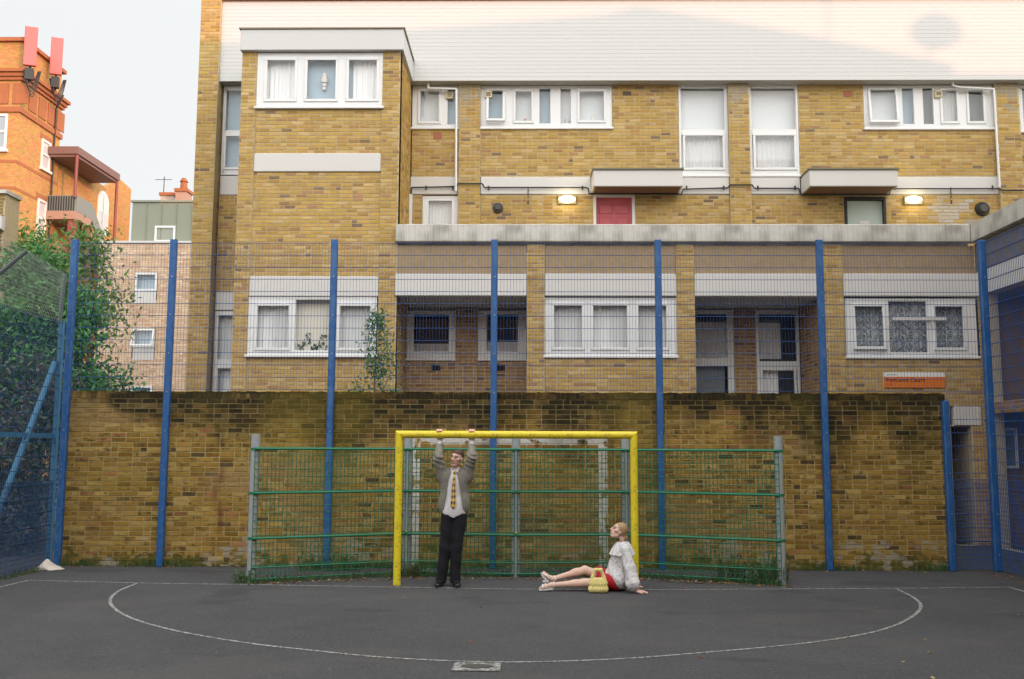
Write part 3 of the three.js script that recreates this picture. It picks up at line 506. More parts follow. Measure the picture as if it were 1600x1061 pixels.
// ---------------------------------------------------------------- boundary wall of the court
const WZ = -14.80, WX0 = -7.20, WX1 = 6.40, WH = 2.67;
{
  const W = 2048, H = 416, px = W / (WX1 - WX0), C = .075;
  // one colour map for the whole wall: brick tones, soot, old paint, moss, stains
  const brickTone = (row, id) => { const k = hash2(row * 7 + 3, id * 13 + 1), t = hash2(id + 51, row * 3 + 7); let c = k < .50 ? [.295, .180, .040] : k < .70 ? [.37, .25, .078] : k < .87 ? [.215, .122, .026] : k < .94 ? [.30, .145, .055] : [.10, .065, .03]; const s = .80 + .42 * t; return [c[0] * s, c[1] * s, c[2] * s]; };
  const sootF = (x, y) => { const run = fbm(x * 1.7 + 11, y * .22, 4), patch = fbm(x * .55 + 2, y * .9 + 30, 3); return clamp((y - 1.99 + (run - .5) * 1.5 + (patch - .5) * 1.2 + .22 * sstep(-6, -2, x)) / .42) * (.45 + .55 * hash2(Math.floor(x / .225 - (Math.floor(y / .075) & 1) * .5), Math.floor(y / .075) + 5) + .25 * sstep(2.1, 2.5, y)) + .0; };
  const paint = (x, y) => { const inL = x > -1.755 && x < -1.635 && y < 2.01, inR = x > 1.10 && x < 1.235 && y < 2.01, inT = x > -1.755 && x < 1.225 && y > 1.86 && y < 2.005; if (!(inL || inR || inT)) return 0; const gap = (x > .0 && x < .19 || x > .84 && x < .93) ? .7 : 0; return sstep(.26 + gap * .3, .38 + gap * .3, fbm(x * 9, y * 9, 3) + .05 * (hash2(Math.floor(x * 150), Math.floor(y * 150)) - .5)); };
  const shade = (x, y, base, mortar) => {
    let c = base;
    const g = hash2(Math.floor(x * 400), Math.floor(y * 400)), m = fbm(x * 22, y * 22, 2); const s = .80 + .26 * m + .14 * g; c = [c[0] * s, c[1] * s, c[2] * s];
    if (!mortar) { const bl = sstep(.60, .78, fbm(x * 13 + 7, y * 19 + 3, 3)); c = mix3(c, [.055, .04, .022], bl * .75); const lt = sstep(.60, .8, fbm(x * 10 + 70, y * 16 + 33, 3)); c = mix3(c, [.40, .28, .11], lt * .5); }
    const so = sootF(x, y); c = mix3(c, mortar ? [.060, .050, .028] : [.020, .019, .013], clamp(so) * (mortar ? .66 : .95));
    const moss = sstep(.56, .70, fbm(x * 2.3 + 90, y * 3, 4) * .55 + fbm(x * 14, y * 14 + 5, 3) * .45 + .32 * (.26 - y) / .32); c = mix3(c, [.075, .085, .018], moss * .8 * (y < .5 ? 1 : 0));
    const lime = sstep(.54, .64, fbm(x * 7 + 60, y * 11 + 3, 4)) * sstep(.50, .62, fbm(x * 1.4 + 60, y * 3 + 3, 3)) * (y < .45 ? 1 : 0); c = mix3(c, [.36, .32, .25], lime * .8);
    const pale = sstep(.58, .75, fbm(x * .9 + 140, y * 1.6 + 8, 4)); c = mix3(c, [.34, .24, .12], pale * .45 * (1 - clamp(so)));
    const rust = sstep(.1, 0, Math.abs(x + 4.72 + .04 * Math.sin(y * 7))) * sstep(.3, .6, fbm(x * 8, y * 1.2 + 4, 3)) * (y > .3 && y < 1.6 ? 1 : 0); c = mix3(c, [.14, .055, .018], rust * .7);
    const p = paint(x, y) * (1 - .5 * clamp(so)); c = mix3(c, [.62, .61, .58], p * .94);
    const algae = sstep(.55, .8, fbm(x * .7 + 5, y * .8 + 77, 3)); c = mix3(c, [.21, .17, .028], algae * .35);
    return c;
  };
  const layout = []; const r = rng(303);
  for (let k = 0; k < 34; k++) { const row = []; let u = WX0 - ((k & 1) ? .1125 : 0), id = 0; while (u < WX1) { const len = r() < .16 ? .1125 : .225; row.push([u, u + len, id++]); u += len; } layout.push(row); }
  const rowAt = y => clamp(Math.floor(y / C), 0, 33), cacheRow = [];
  const brickAt = (x, y) => { const k = rowAt(y); const row = layout[k]; let lo = 0, hi = row.length - 1; while (lo < hi) { const m = (lo + hi + 1) >> 1; if (row[m][0] <= x) lo = m; else hi = m - 1; } return [k, row[lo]]; };
  const map = dataTex(W, H, (i, j) => { const x = WX0 + (i + .5) / px, y = (j + .5) / H * WH; if (y > 2.55) { const id = Math.floor((x - WX0) / .075); return lin3(shade(x, y, brickTone(99, id), false)); } const [k, b] = brickAt(x, y); return lin3(shade(x, y, brickTone(k, b[2]), false)); }, true);
  const mapM = dataTex(1024, 208, (i, j) => { const x = WX0 + (i + .5) / 1024 * (WX1 - WX0), y = (j + .5) / 208 * WH; return lin3(shade(x, y, [.42, .335, .15], true)); }, true);
  map.wrapS = map.wrapT = mapM.wrapS = mapM.wrapT = THREE.ClampToEdgeWrapping;
  matt('wallBrick', { map, bumpMap: rep(grainB, 60, 12), bumpScale: .004, roughness: .95 }); matt('wallMortar', { map: mapM, bumpMap: rep(grainB, 80, 16), bumpScale: .004, roughness: 1 });
  const wall = thing('boundary_wall', 'weathered yellow brick wall with sooty top and flaking white painted goal behind the court', 'wall', [0, 0, 0]);
  const uvf = p => [(p[0] - WX0) / (WX1 - WX0), p[1] / WH], mb = new MB(), T = (u, v, w) => [u, v, WZ + w]; let picks = 0;
  const r2 = rng(5);
  layout.forEach((row, k) => row.forEach(([a, b]) => {
    a = Math.max(a, WX0); b = Math.min(b, WX1); if (b - a < .04) return;
    const br = { T, u0: a + .006, u1: b - .006, v0: k * C + .006, v1: (k + 1) * C - .0065, w: (r2() - .5) * .006, c: [1, 1, 1], d: .03 };
    if (k >= 12 && k < 21 && a > -6.6 && b < 2.0 && b - a > .15 && picks < 280) { picks++; const g = new MB(); brickTo(g, br, uvf); g.build('brick', M.wallBrick, wall); } else brickTo(mb, br, uvf);
  }));
  mb.build('brickwork', M.wallBrick, wall).userData.kind = 'stuff';
  // brick on edge coping
  let id = 0; const cop = new MB(); for (let u = WX0; u < WX1 - .02; u += .075, id++) { const e = Math.min(u + .067, WX1), w = (r2() - .5) * .01, h = 2.66 + (r2() - .5) * .014, q = uvf([u + .03, 2.6]); const b = new MB(); const uv = [[u, 2.56], [e, 2.56], [e, 2.66], [u, 2.66]].map(uvf); const y0 = 2.557; const z1 = WZ + w + .004, z0 = WZ - .225 + w; cop.quad([u, y0, z1], [e, y0, z1], [e, h, z1], [u, h, z1], undefined, uv); cop.quad([u, h, z1], [e, h, z1], [e, h, z0], [u, h, z0], undefined, uv); cop.quad([e, y0, z1], [e, y0, z0], [e, h, z0], [e, h, z1], undefined, uv); cop.quad([u, y0, z0], [u, y0, z1], [u, h, z1], [u, h, z0], undefined, uv); }
  cop.build('coping_bricks', M.wallBrick, wall).userData.kind = 'stuff';
  const bk = new MB(); bk.quad([WX0, 0, WZ - .008], [WX1, 0, WZ - .008], [WX1, 2.645, WZ - .008], [WX0, 2.645, WZ - .008], undefined, [[0, 0], [1, 0], [1, 1], [0, 1]]); bk.box(WX0, WX1, 0, 2.645, WZ - .22, WZ - .0085, undefined, 62).build('mortar', M.wallMortar, wall);
}

// ---------------------------------------------------------------- fences
function wireMesh(parent, name, a, b, y0, y1, du, dv, r, mat, rv = r, twin = 0) {        // a, b: [x, z] ends
  const mb = new MB(), L = Math.hypot(b[0] - a[0], b[1] - a[1]), d = [(b[0] - a[0]) / L, (b[1] - a[1]) / L], n = Math.round(L / du);
  const bar = (p, q, rr) => mb.tube(p, q, rr, rr, 4, false);
  for (let k = 0; k <= n; k++) { const s = k / n * L, p = [a[0] + d[0] * s, a[1] + d[1] * s]; bar([p[0], y0, p[1]], [p[0], y1, p[1]], r); }
  const m = Math.round((y1 - y0) / dv);
  for (let k = 0; k <= m; k++) { const y = y0 + (y1 - y0) * k / m; for (const o of twin ? [-twin, twin] : [0]) bar([a[0] - d[1] * o, y, a[1] + d[0] * o], [b[0] - d[1] * o, y, b[1] + d[0] * o], rv); }
  const g = mb.build(name, mat, parent); g.userData.kind = 'stuff'; return g;
}
const postBlue = (parent, x, z, h, w = .06, d = .08, bolts = true) => {
  const p = part(parent, 'post');
  const mb = new MB(); mb.cbox(x - w, x + w, 0, h, z - d / 2, z + d / 2, .012); mb.build('shaft', M.steelBlue, p);
  if (bolts) for (let y = .25; y < h; y += .6) new MB().tube([x + .01, y, z + d / 2], [x + .01, y, z + d / 2 + .008], .011, .009, 7).build('bolt', M.galv, p);
  return p;
};
std('galv', { color: lc(.45, .46, .47), roughness: .35, metalness: .7 });
{
  const f = thing('court_fence', 'tall blue mesh fence with square posts standing along the brick wall', 'fence');
  const PX = [-7.12, -5.555, -3.02, -.51, 2.04, 4.545], PZ = -14.74;
  for (const x of PX) postBlue(f, x, PZ, 5.045, .048, .085);
  postBlue(f, 6.375, PZ, 2.55, .048, .085); postBlue(f, 7.05, PZ, 5.04, .055, .09);
  const ends = [...PX, 7.05];
  for (let k = 0; k + 1 < ends.length; k++) wireMesh(f, 'wire_mesh', [ends[k] + .05, PZ - .05], [ends[k + 1] - .05, PZ - .05], 2.69, 5.0, .05, .2, .0023, M.wireBlue, .0034, .006);
  wireMesh(f, 'wire_mesh', [6.425, PZ - .05], [7.0, PZ - .05], .04, 2.67, .05, .2, .0028, M.wireBlue, .0042, .006); wireMesh(f, 'wire_mesh', [6.425, PZ - .062], [7.0, PZ - .062], .04, 1.36, .025, .066, .003, M.wireBlue, .004);
}
{
  const f = thing('side_fence', 'tall blue mesh fence running forward along the right side of the court', 'fence');
  for (const z of [-12.2, -9.7]) postBlue(f, 7.1, z, 5.04, .045, .09, false);
  wireMesh(f, 'wire_mesh', [7.09, -14.69], [7.1, -12.25], .04, 5.0, .05, .2, .004, M.wireBlue, .005, .006);
  wireMesh(f, 'wire_mesh', [7.094, -14.69], [7.104, -12.25], .04, 1.36, .05, .066, .003, M.wireBlue, .0042);
  wireMesh(f, 'wire_mesh', [7.1, -12.15], [7.1, -9.75], .04, 5.0, .05, .2, .003, M.wireBlue, .005, .006);
}
{
  const f = thing('side_fence', 'old blue mesh fence with slanted top arms and diagonal brace on the left', 'fence');
  const z0 = -14.55, z1 = -12.1, z2 = -9.6, X = -7.16;
  std('wireDarkBlue', { color: lc(.012, .06, .15), roughness: .6 }); std('paleBlue', { color: lc(.055, .21, .38), roughness: .55, map: rep(grain, 3) }); std('armGrey', { color: lc(.12, .15, .16), roughness: .6 }); std('wireGrey', { color: lc(.30, .34, .32), roughness: .6 });
  for (const z of [z0, z1, z2]) { const p = part(f, 'post'); new MB().cbox(X - .035, X + .035, 0, 3.72, z - .035, z + .035, .008).build('shaft', z === z0 ? M.paleBlue : M.steelBlue, p); }
  wireMesh(f, 'wire_mesh', [X + .03, z0 + .04], [X + .03, z1 - .04], .03, 3.70, .045, .2, .0034, M.wireDarkBlue, .006);
  wireMesh(f, 'wire_mesh', [X + .03, z1 + .04], [X + .03, z2 - .04], .03, 3.70, .045, .2, .0034, M.wireDarkBlue, .006);
  wireMesh(f, 'wire_mesh', [X + .022, z0 + .04], [X + .022, z1 - .04], .03, 1.3, .045, .066, .003, M.wireDarkBlue, .0042);
  new MB().tube([X - .05, 3.08, z0 + .05], [X - .05, .02, -12.62], .042, .042, 10).build('brace', M.paleBlue, f);
  new MB().box(X - .07, X - .02, 1.93, 2.0, z0, z2).build('rail', M.paleBlue, f);
  // slanted arms with a grey mesh between them
  const top = [[-7.13, 4.46, -14.5], [-6.52, 4.34, -12.2], [-6.4, 4.34, -9.7]], bot = [[-7.2, 3.70, z0], [X, 3.70, z1], [X, 3.70, z2]];
  for (let k = 0; k < 3; k++) new MB().tube(bot[k], top[k], .032, .03, 8).build('arm', M.armGrey, f);
  for (let k = 0; k < 2; k++) { const mb = new MB(), lp = (a, b, t) => a.map((v, i) => mix(v, b[i], t)); for (let s = 0; s <= 44; s++) mb.tube(lp(bot[k], bot[k + 1], s / 44), lp(top[k], top[k + 1], s / 44), .0026, .0026, 4, false); for (let s = 0; s <= 16; s++) mb.tube(lp(bot[k], top[k], s / 16), lp(bot[k + 1], top[k + 1], s / 16), .0026, .0026, 4, false); mb.build('wire_mesh', M.wireGrey, f).userData.kind = 'stuff'; }
}

// ---------------------------------------------------------------- goal and the green ball-stop fence behind it
function mitred(x0, y0, x1, y1, r, m0, m1, n = 20) {         // tube in the xy plane, ends cut at slopes m0, m1 (offset per unit across)
  const g = new THREE.BufferGeometry(), p = [], no = [], uv = [], idx = [], d = [x1 - x0, y1 - y0], L = Math.hypot(...d); d[0] /= L; d[1] /= L; const s = [-d[1], d[0]], rows = 40;
  for (let j = 0; j <= rows; j++) for (let k = 0; k <= n; k++) { const a = k / n * 6.28318, c = Math.cos(a), z = Math.sin(a) * r, t = j / rows, len = L * t + c * r * mix(m0, m1, t); p.push(x0 + d[0] * len + s[0] * c * r, y0 + d[1] * len + s[1] * c * r, z); no.push(s[0] * c, s[1] * c, Math.sin(a)); uv.push(k / n * .3, t * L); }
  for (let j = 0; j < rows; j++) for (let k = 0; k < n; k++) { const a = j * (n + 1) + k, b = a + n + 1; idx.push(a, a + 1, b + 1, a, b + 1, b); }
  g.setAttribute('position', new THREE.Float32BufferAttribute(p, 3)); g.setAttribute('normal', new THREE.Float32BufferAttribute(no, 3)); g.setAttribute('uv', new THREE.Float32BufferAttribute(uv, 2)); g.setIndex(idx); return g;
}
const GZ = -12.96, BAR_Y = 1.985, GR = .05;
{
  const yel = dataTex(256, 512, (i, j) => { const v = .4 * n8(i, j) + .35 * n32(i, j) + .25 * n128(i, j); const chip = .6 * n32(i + 70, j + 9) + .4 * n128(i, j * 2); let c = mix3([.76, .60, .014], [.86, .72, .035], v); if (chip > .77) c = chip > .82 ? [.16, .085, .04] : [.42, .30, .06]; const sc = n128(i * .4, j * 2) * .5 + n8(i + 33, j + 80) * .5; c = mix3(c, [.55, .45, .10], sstep(.62, .8, sc) * .5); return lin3(c); }, true);
  std('yellowPaint', { map: rep(yel, 1, 1), roughness: .38, bumpMap: rep(grainB, 2, 3), bumpScale: .001 });
  const g = thing('goal_frame', 'bright yellow tubular goal frame without net', 'goal', [0, 0, GZ]);
  const xl = -1.715, xr = 1.435;
  meshOf(mitred(xl, -.02, xl, BAR_Y, GR, 0, 1), 'post', M.yellowPaint, g); meshOf(mitred(xr, -.02, xr, BAR_Y, GR, 0, -1), 'post', M.yellowPaint, g);
  meshOf(mitred(xl, BAR_Y, xr, BAR_Y, GR, -1, 1), 'crossbar', M.yellowPaint, g);
}
{
  const gp = dataTex(256, 512, (i, j) => { const v = .5 * n8(i, j) + .3 * n32(i, j) + .2 * n128(i, j), yl = sstep(.55, .72, .6 * n8(i + 90, j + 40) + .4 * n32(i, j + 7)); return lin3(mix3(mix3([.24, .29, .32], [.36, .41, .44], v), [.42, .38, .17], yl * .5)); }, true);
  std('greyPaint', { map: rep(gp, 1, .6), roughness: .6, bumpMap: rep(grainB, 2, 4), bumpScale: .002 });
  const f = thing('ball_stop_fence', 'low green mesh fence on round grey posts behind the goal', 'fence');
  const posts = [[-3.70, -13.12], [-1.72, -14.0], [-.15, -13.85], [1.43, -14.0], [3.43, -13.22]];
  posts.forEach(([x, z], k) => { const p = part(f, 'post'); new MB().tube([x, 0, z], [x, 1.985, z], .061, .061, 18).build('tube', M.greyPaint, p); for (const y of [.585, 1.188, 1.78]) new MB().tube([x, y - .017, z], [x, y + .017, z], .067, .067, 16).build('clamp', M.railGreen, p); if (k === 1 || k === 2) new MB().tube([x, .61, z], [x, .622, z], .0675, .0675, 16).build('tape', M.yellowPaint, p); });
  const dz = .075;
  for (let k = 0; k < 4; k++) {
    const a = [posts[k][0] + .02, posts[k][1] + dz], b = [posts[k + 1][0] - .02, posts[k + 1][1] + dz];
    wireMesh(f, 'wire_mesh', a, b, .03, 1.80, .056, .1, .0048, M.wireGreen, .0046);
    for (const y of [.05, .20, .585, 1.188, 1.785]) { const thick = y > .4 ? .019 : .011; new MB().tube([a[0], y, a[1]], [b[0], y, b[1]], thick, thick, 6).build('rail', M.railGreen, f); }
  }
}
// ---------------------------------------------------------------- buildings behind on the left
{
  const mb = new MB(), H = thing('brick_house', 'pale pinkish brick house with grey green metal top storey and small white windows', 'building', [0, 0, 0]);
  const Z = -32, f = { dir: '+z', at: Z, u0: -14.6, u1: -8.5, v0: 0, v1: 8.70 }, holes = [[-13.35, -12.55, 6.72, 7.69], [-13.33, -12.54, 4.76, 5.76], [-13.33, -12.54, 2.85, 3.84]];
  const pale = (r) => { const k = r(); const c = k < .6 ? [.76, .54, .36] : k < .85 ? [.80, .61, .43] : [.66, .43, .26], s = .85 + .3 * r(); return [c[0] * s, c[1] * s, c[2] * s]; };
  backing(H, 'wall', f, holes, M.paleMortar, .3); layBricks(f, holes, pale, 61, b => brickTo(mb, b)); mb.build('brickwork', M.brick, H).userData.kind = 'stuff';
  new MB().box(-14.6, -14.35, 0, 8.7, Z - 8, Z - .31).build('side_wall', M.paleMortar, H);
  new MB().box(-14.62, -8.5, 8.702, 8.78, Z - 8, Z + .04).build('parapet_coping', M.white, H);
  std('oliveMetal', { color: lc(.24, .255, .19), roughness: .55, metalness: .1 }); std('roomDark', { color: lc(.10, .115, .13) });
  for (let x = -13.75; x < -8.6; x += .52) { new MB().box(x, x + .505, 8.80, 10.26, Z - .55, Z - .5).build('metal_panel', M.oliveMetal, H); new MB().box(x + .502, x + .524, 8.80, 10.26, Z - .54, Z - .47).build('seam', M.oliveMetal, H); }
  new MB().box(-13.80, -8.5, 10.262, 10.33, Z - 6, Z - .44).box(-13.75, -8.5, 8.79, 10.25, Z - 6, Z - .56).build('upper_roof', M.oliveMetal, H);
  const win = (x0, x1, y0, y1, z, tilt, panel) => { const W = part(H, 'window'), m = new MB(); frameRect(m, x0, x1, y0, y1, .07, z - .05, z + .03); const F = m.build('frame', M.upvc, W); const q = new MB().quad([x0 + .05, y0 + .05, z], [x1 - .05, y0 + .05, z], [x1 - .05, y1 - .05, z], [x0 + .05, y1 - .05, z]).build('pane', M.glass, W); new MB().box(x0, x1, y0, y1, z - .2, z - .18).build('blind', tilt === 2 ? M.blind : M.blindBlue, W); if (panel) new MB().box(x0 + .02, x1 - .02, y0 - .42, y0 - .02, z - .06, z + .01).build('apron', M.white, W); return W; };
  win(-12.92, -12.20, 8.85, 9.42, Z - .48, 2); win(-13.33, -12.57, 7.05, 7.68, Z, 0, 1); win(-13.30, -12.56, 5.12, 5.75, Z, 0, 1); win(-13.30, -12.56, 3.2, 3.83, Z, 0, 1);
  // top hung sash standing open in the middle window
  const s = part(H, 'open_sash'); s.position.set(0, 5.74, Z + .03); s.rotation.x = -.3; const m = new MB(); frameRect(m, -13.30, -12.56, -.62, 0, .06, 0, .04); m.build('rail', M.upvc, s); new MB().quad([-13.26, -.58, .02], [-12.6, -.58, .02], [-12.6, -.04, .02], [-13.26, -.04, .02]).build('pane', M.glass, s);
}
const orangeTex = dataTex(512, 512, (i, j) => { const row = j >> 3, br = Math.floor((i + (row & 1) * 12) / 24), k = hash2(row, br), t = hash2(br + 9, row + 4); const v = .5 * n8(i, j) + .5 * n32(i, j); return lin3([.50 * (.78 + .3 * k) * (.9 + .2 * v), .265 * (.72 + .4 * t) * (.9 + .2 * v), .085 * (.7 + .5 * k)]); }, true);
{
  std('orangeBrick', { map: rep(orangeTex, .21, .21), roughness: .95 }); std('redBrick', { color: lc(.40, .145, .06), map: rep(grain, 1), roughness: .95 }); std('sashWhite', { color: lc(.74, .72, .68) }); std('steelRed', { color: lc(.21, .05, .04), roughness: .5 }); std('canopyBrown', { color: lc(.19, .105, .085), roughness: .6 }); std('balconyGrey', { color: lc(.20, .215, .19), roughness: .6 }); std('concretePink', { color: lc(.36, .22, .16), roughness: .9 });
  const B = thing('victorian_building', 'sunlit orange brick Victorian building with heavy cornice at left', 'building');
  const X = -26.5, Z = -48;
  new MB().box(-46, X, 0, 21.3, -52.4, Z).build('tower_wall', M.orangeBrick, B);
  new MB().box(-46, X - .05, 21.3, 23.0, -52.3, Z - .05).build('parapet', M.orangeBrick, B);
  const ring = (y0, y1, o, m) => new MB().box(-46.05, X + o, y0, y1, -52.4 - o, Z + o).build('cornice', m, B);
  ring(22.95, 23.15, .12, M.redBrick); ring(21.2, 21.38, .34, M.redBrick); ring(21.0, 21.2, .22, M.redBrick); ring(20.82, 21.0, .12, M.redBrick); ring(19.1, 19.38, .10, M.redBrick);
  ring(16.4, 16.56, .02, M.redBrick); ring(15.0, 15.14, .018, M.redBrick);
  for (let z = -51.9; z < -48; z += 1.02) new MB().box(X, X + .05, 19.55, 20.65, z - .82, z).build('frieze_panel', M.redBrick, B);
  for (let x = -27.9; x < -26.6; x += 1.02) new MB().box(x, x + .8, 19.55, 20.65, Z, Z + .05).build('frieze_panel', M.redBrick, B);
  const sideWin = (z0, z1, y0, y1, arch) => { const W = part(B, 'window'); new MB().box(X - .02, X + .015, y0, y1, z0, z1).build('pane', std('winPale', { color: lc(.55, .55, .54), roughness: .25 }), W); const f = new MB(); f.box(X + .015, X + .07, y0, y1, z0, z0 + .12).box(X + .015, X + .07, y0, y1, z1 - .12, z1).box(X + .016, X + .07, y1 - .12, y1, z0 + .12, z1 - .12).box(X + .016, X + .072, (y0 + y1) / 2 - .06, (y0 + y1) / 2 + .06, z0 + .12, z1 - .12); f.build('frame', M.sashWhite, W); new MB().box(X + .015, X + .16, y0 - .14, y0, z0 - .1, z1 + .1).build('sill', M.sashWhite, W); new MB().box(X - .01, X + .018, y1, y1 + .3, z0 - .15, z1 + .15).build('lintel', M.redBrick, W); };
  sideWin(-51.35, -50.4, 16.9, 18.5); sideWin(-51.3, -50.35, 13.1, 15.15);
  { const W = part(B, 'window'); new MB().box(-28.4, -27.05, 17.1, 19.0, Z - .01, Z + .02).build('pane', std('winBlue', { color: lc(.30, .36, .40), roughness: .2 }), W); const m = new MB(); frameRect(m, -28.4, -27.05, 17.1, 19.0, .12, Z + .02, Z + .07); m.box(-28.28, -27.17, 18.0, 18.1, Z + .021, Z + .068).build('frame', M.sashWhite, W); new MB().box(-28.5, -26.95, 16.96, 17.1, Z, Z + .15).build('sill', M.sashWhite, W); }
  new MB().path([[X + .45, 21.4, -51.6], [X + .1, 20.6, -51.6], [X + .1, 8, -51.6]], .05, 6).build('downpipe', M.black, B);
  // lower wing with arched window
  new MB().box(-40, X, 0, 18.0, -62.3, -52.45).build('wing_wall', M.orangeBrick, B);
  { const s = new THREE.Shape([[-62.3, 18], [-58.5, 18], [-60.4, 19.1], [-62.3, 18.9]].map(p => new THREE.Vector2(p[0], p[1]))); const g = new THREE.ExtrudeGeometry(s, { depth: .3, bevelEnabled: false }); g.rotateY(-Math.PI / 2); g.translate(X, 0, 0); meshOf(g, 'gable', M.orangeBrick, B); }
  { const W = part(B, 'window'); const s = new THREE.Shape(); s.moveTo(-58.95, 14.9); s.lineTo(-57.45, 14.9); s.lineTo(-57.45, 16.9); s.absarc(-58.2, 16.9, .75, 0, Math.PI); s.closePath(); const g = new THREE.ExtrudeGeometry(s, { depth: .06, bevelEnabled: false }); g.rotateY(-Math.PI / 2); g.translate(X + .06, 0, 0); meshOf(g, 'frame', M.sashWhite, W); new MB().box(X + .06, X + .075, 15.1, 16.3, -58.8, -57.6).build('pane', M.winPale, W); new MB().box(X + .076, X + .09, 15.1, 17.4, -58.24, -58.16).build('mullion', M.sashWhite, W); }
  // outside stair with brown canopy
  const x1 = -24.8;
  new MB().box(X + .01, x1, 17.85, 18.27, -56.6, -51.1).build('canopy', M.canopyBrown, B);
  new MB().box(X + .02, x1 - .1, 17.7, 17.84, -56.5, -51.2).build('canopy_underside', M.canopyBrown, B);
  for (const [z, y] of [[-51.2, 15.4], [-56.4, 8]]) new MB().tube([x1 - .08, y, z], [x1 - .08, 17.8, z], .09, .09, 8).build('canopy_post', M.steelRed, B);
  new MB().box(x1 - .1, x1, 14.65, 15.55, -53.2, -51.3).box(X + .02, x1 - .1, 14.65, 15.55, -51.36, -51.3).build('balcony_panel', M.balconyGrey, B);
  for (let x = X + .12; x < x1 - .15; x += .14) new MB().box(x, x + .05, 14.7, 15.5, -51.295, -51.25).build('baluster', M.black, B);
  { const s = new THREE.Shape([[-53.2, 15.55], [-55.6, 13.2], [-55.6, 12.3], [-53.2, 14.65]].map(p => new THREE.Vector2(p[0], p[1]))); const g = new THREE.ExtrudeGeometry(s, { depth: .1, bevelEnabled: false }); g.rotateY(-Math.PI / 2); g.translate(x1, 0, 0); meshOf(g, 'stair_panel', M.balconyGrey, B); }
  new MB().box(X + .02, x1, 14.2, 14.64, -53.2, -51.2).build('landing', M.concretePink, B);
  { const s = new THREE.Shape([[-53.2, 14.6], [-57.2, 10.6], [-57.2, 10.1], [-53.2, 14.1]].map(p => new THREE.Vector2(p[0], p[1]))); const g = new THREE.ExtrudeGeometry(s, { depth: 1.5, bevelEnabled: false }); g.rotateY(-Math.PI / 2); g.translate(x1 - .15, 0, 0); meshOf(g, 'stair_flight', M.concretePink, B); }
  for (const z of [-51.3, -52.9, -54.4]) new MB().box(x1 - .45, x1 - .05, 0, 14.2 - Math.max(0, -z - 53.2), z - .35, z).build('stair_column', M.steelRed, B);
  new MB().box(X + .03, x1 - .5, 8, 13.0, -56, -52).build('stairwell', M.concretePink, B);
  // phone masts on the corner
  const ant = (x, y0, y1, z, lab) => { const a = thing('mast_antenna', lab, 'antenna', [x, 0, z], .35, 'red panel antennas on the cornice'); new MB().cbox(-.30, .30, y0, y1, -.1, .1, .03).build('panel', std('antennaRed', { color: lc(.62, .13, .12), roughness: .5 }), a); new MB().tube([0, y0 - .8, -.28], [0, y1 - .3, -.28], .06, .06, 8).build('pole', M.black, a); new MB().box(-.2, .2, y0 - .7, y0 - .1, -.3, 0).build('junction_box', M.black, a); const w = new MB(); for (let k = 0; k < 4; k++) { const pts = []; for (let t = 0; t <= 12; t++) { const s = t / 12; pts.push([-.3 + .7 * s + .05 * k, y0 - .2 - Math.sin(s * 3.14) * (1.0 + .14 * k), -.15 + .03 * k]); } w.path(pts, .025, 5); } w.build('cable', M.black, a); return a; };
  ant(-25.9, 21.45, 23.55, -47.6, 'larger red panel antenna nearest the tower corner'); ant(-25.95, 22.1, 24.2, -50.4, 'slimmer red panel antenna further along the cornice');
}
for (const [x0, x1, y1, z, lab, pot] of [[-22.45, -21.75, 18.5, -60, 'tall brick chimney with round pot beside the block', 1], [-23.8, -22.95, 18.5, -61, 'broad pale chimney stack with aerial', 0]]) {
  const c = thing('chimney', lab, 'chimney', [(x0 + x1) / 2, 0, z], 0, 'chimneys beyond the metal roof'); const w = (x1 - x0) / 2;
  new MB().box(-w, w, 0, y1 - .3, -.5, .5).build('stack', pot ? std('stackPink', { color: lc(.46, .30, .22), map: rep(grain, 2) }) : std('stackPale', { color: lc(.50, .42, .36) }), c); new MB().box(-w - .08, w + .08, y1 - .5, y1 - .3, -.58, .58).build('cap', M.redBrick, c);
  if (pot) { new MB().tube([-.02, y1 - .3, 0], [-.02, y1 + .25, 0], .24, .2, 12).tube([-.02, y1 + .25, 0], [-.02, y1 + .5, 0], .27, .12, 12).build('pot', M.redBrick, c); } else new MB().tube([-w, y1 - .4, 0], [-w, y1 + .9, 0], .03, .03, 5).tube([-w - .6, y1 + .7, 0], [-w + .5, y1 + .7, 0], .02, .02, 4).build('aerial', M.black, c);
}
{ // nearer brick corner at the far left
  const B = thing('brick_outbuilding', 'dark yellow brick building corner at the far left edge behind the fence', 'building'), mb = new MB(), f = { dir: '+z', at: -20, u0: -13.2, u1: -11.22, v0: 0, v1: 7.2 };
  backing(B, 'wall', f, [], M.mortar); layBricks(f, [], (r, u, v) => { const c = stock(r, u, v); return [c[0] * .55, c[1] * .6, c[2] * .7]; }, 71, b => brickTo(mb, b)); mb.build('brickwork', M.brick, B).userData.kind = 'stuff';
  new MB().box(-11.45, -11.23, 0, 7.2, -20.6, -20.235).build('side_wall', M.mortar, B); new MB().box(-13.2, -11.18, 7.202, 7.28, -20.6, -19.95).build('coping', M.concrete, B);
  new MB().cbox(-11.6, -11.19, 6.39, 6.69, -19.99, -19.85, .02).build('alarm_box', M.white, B);
}
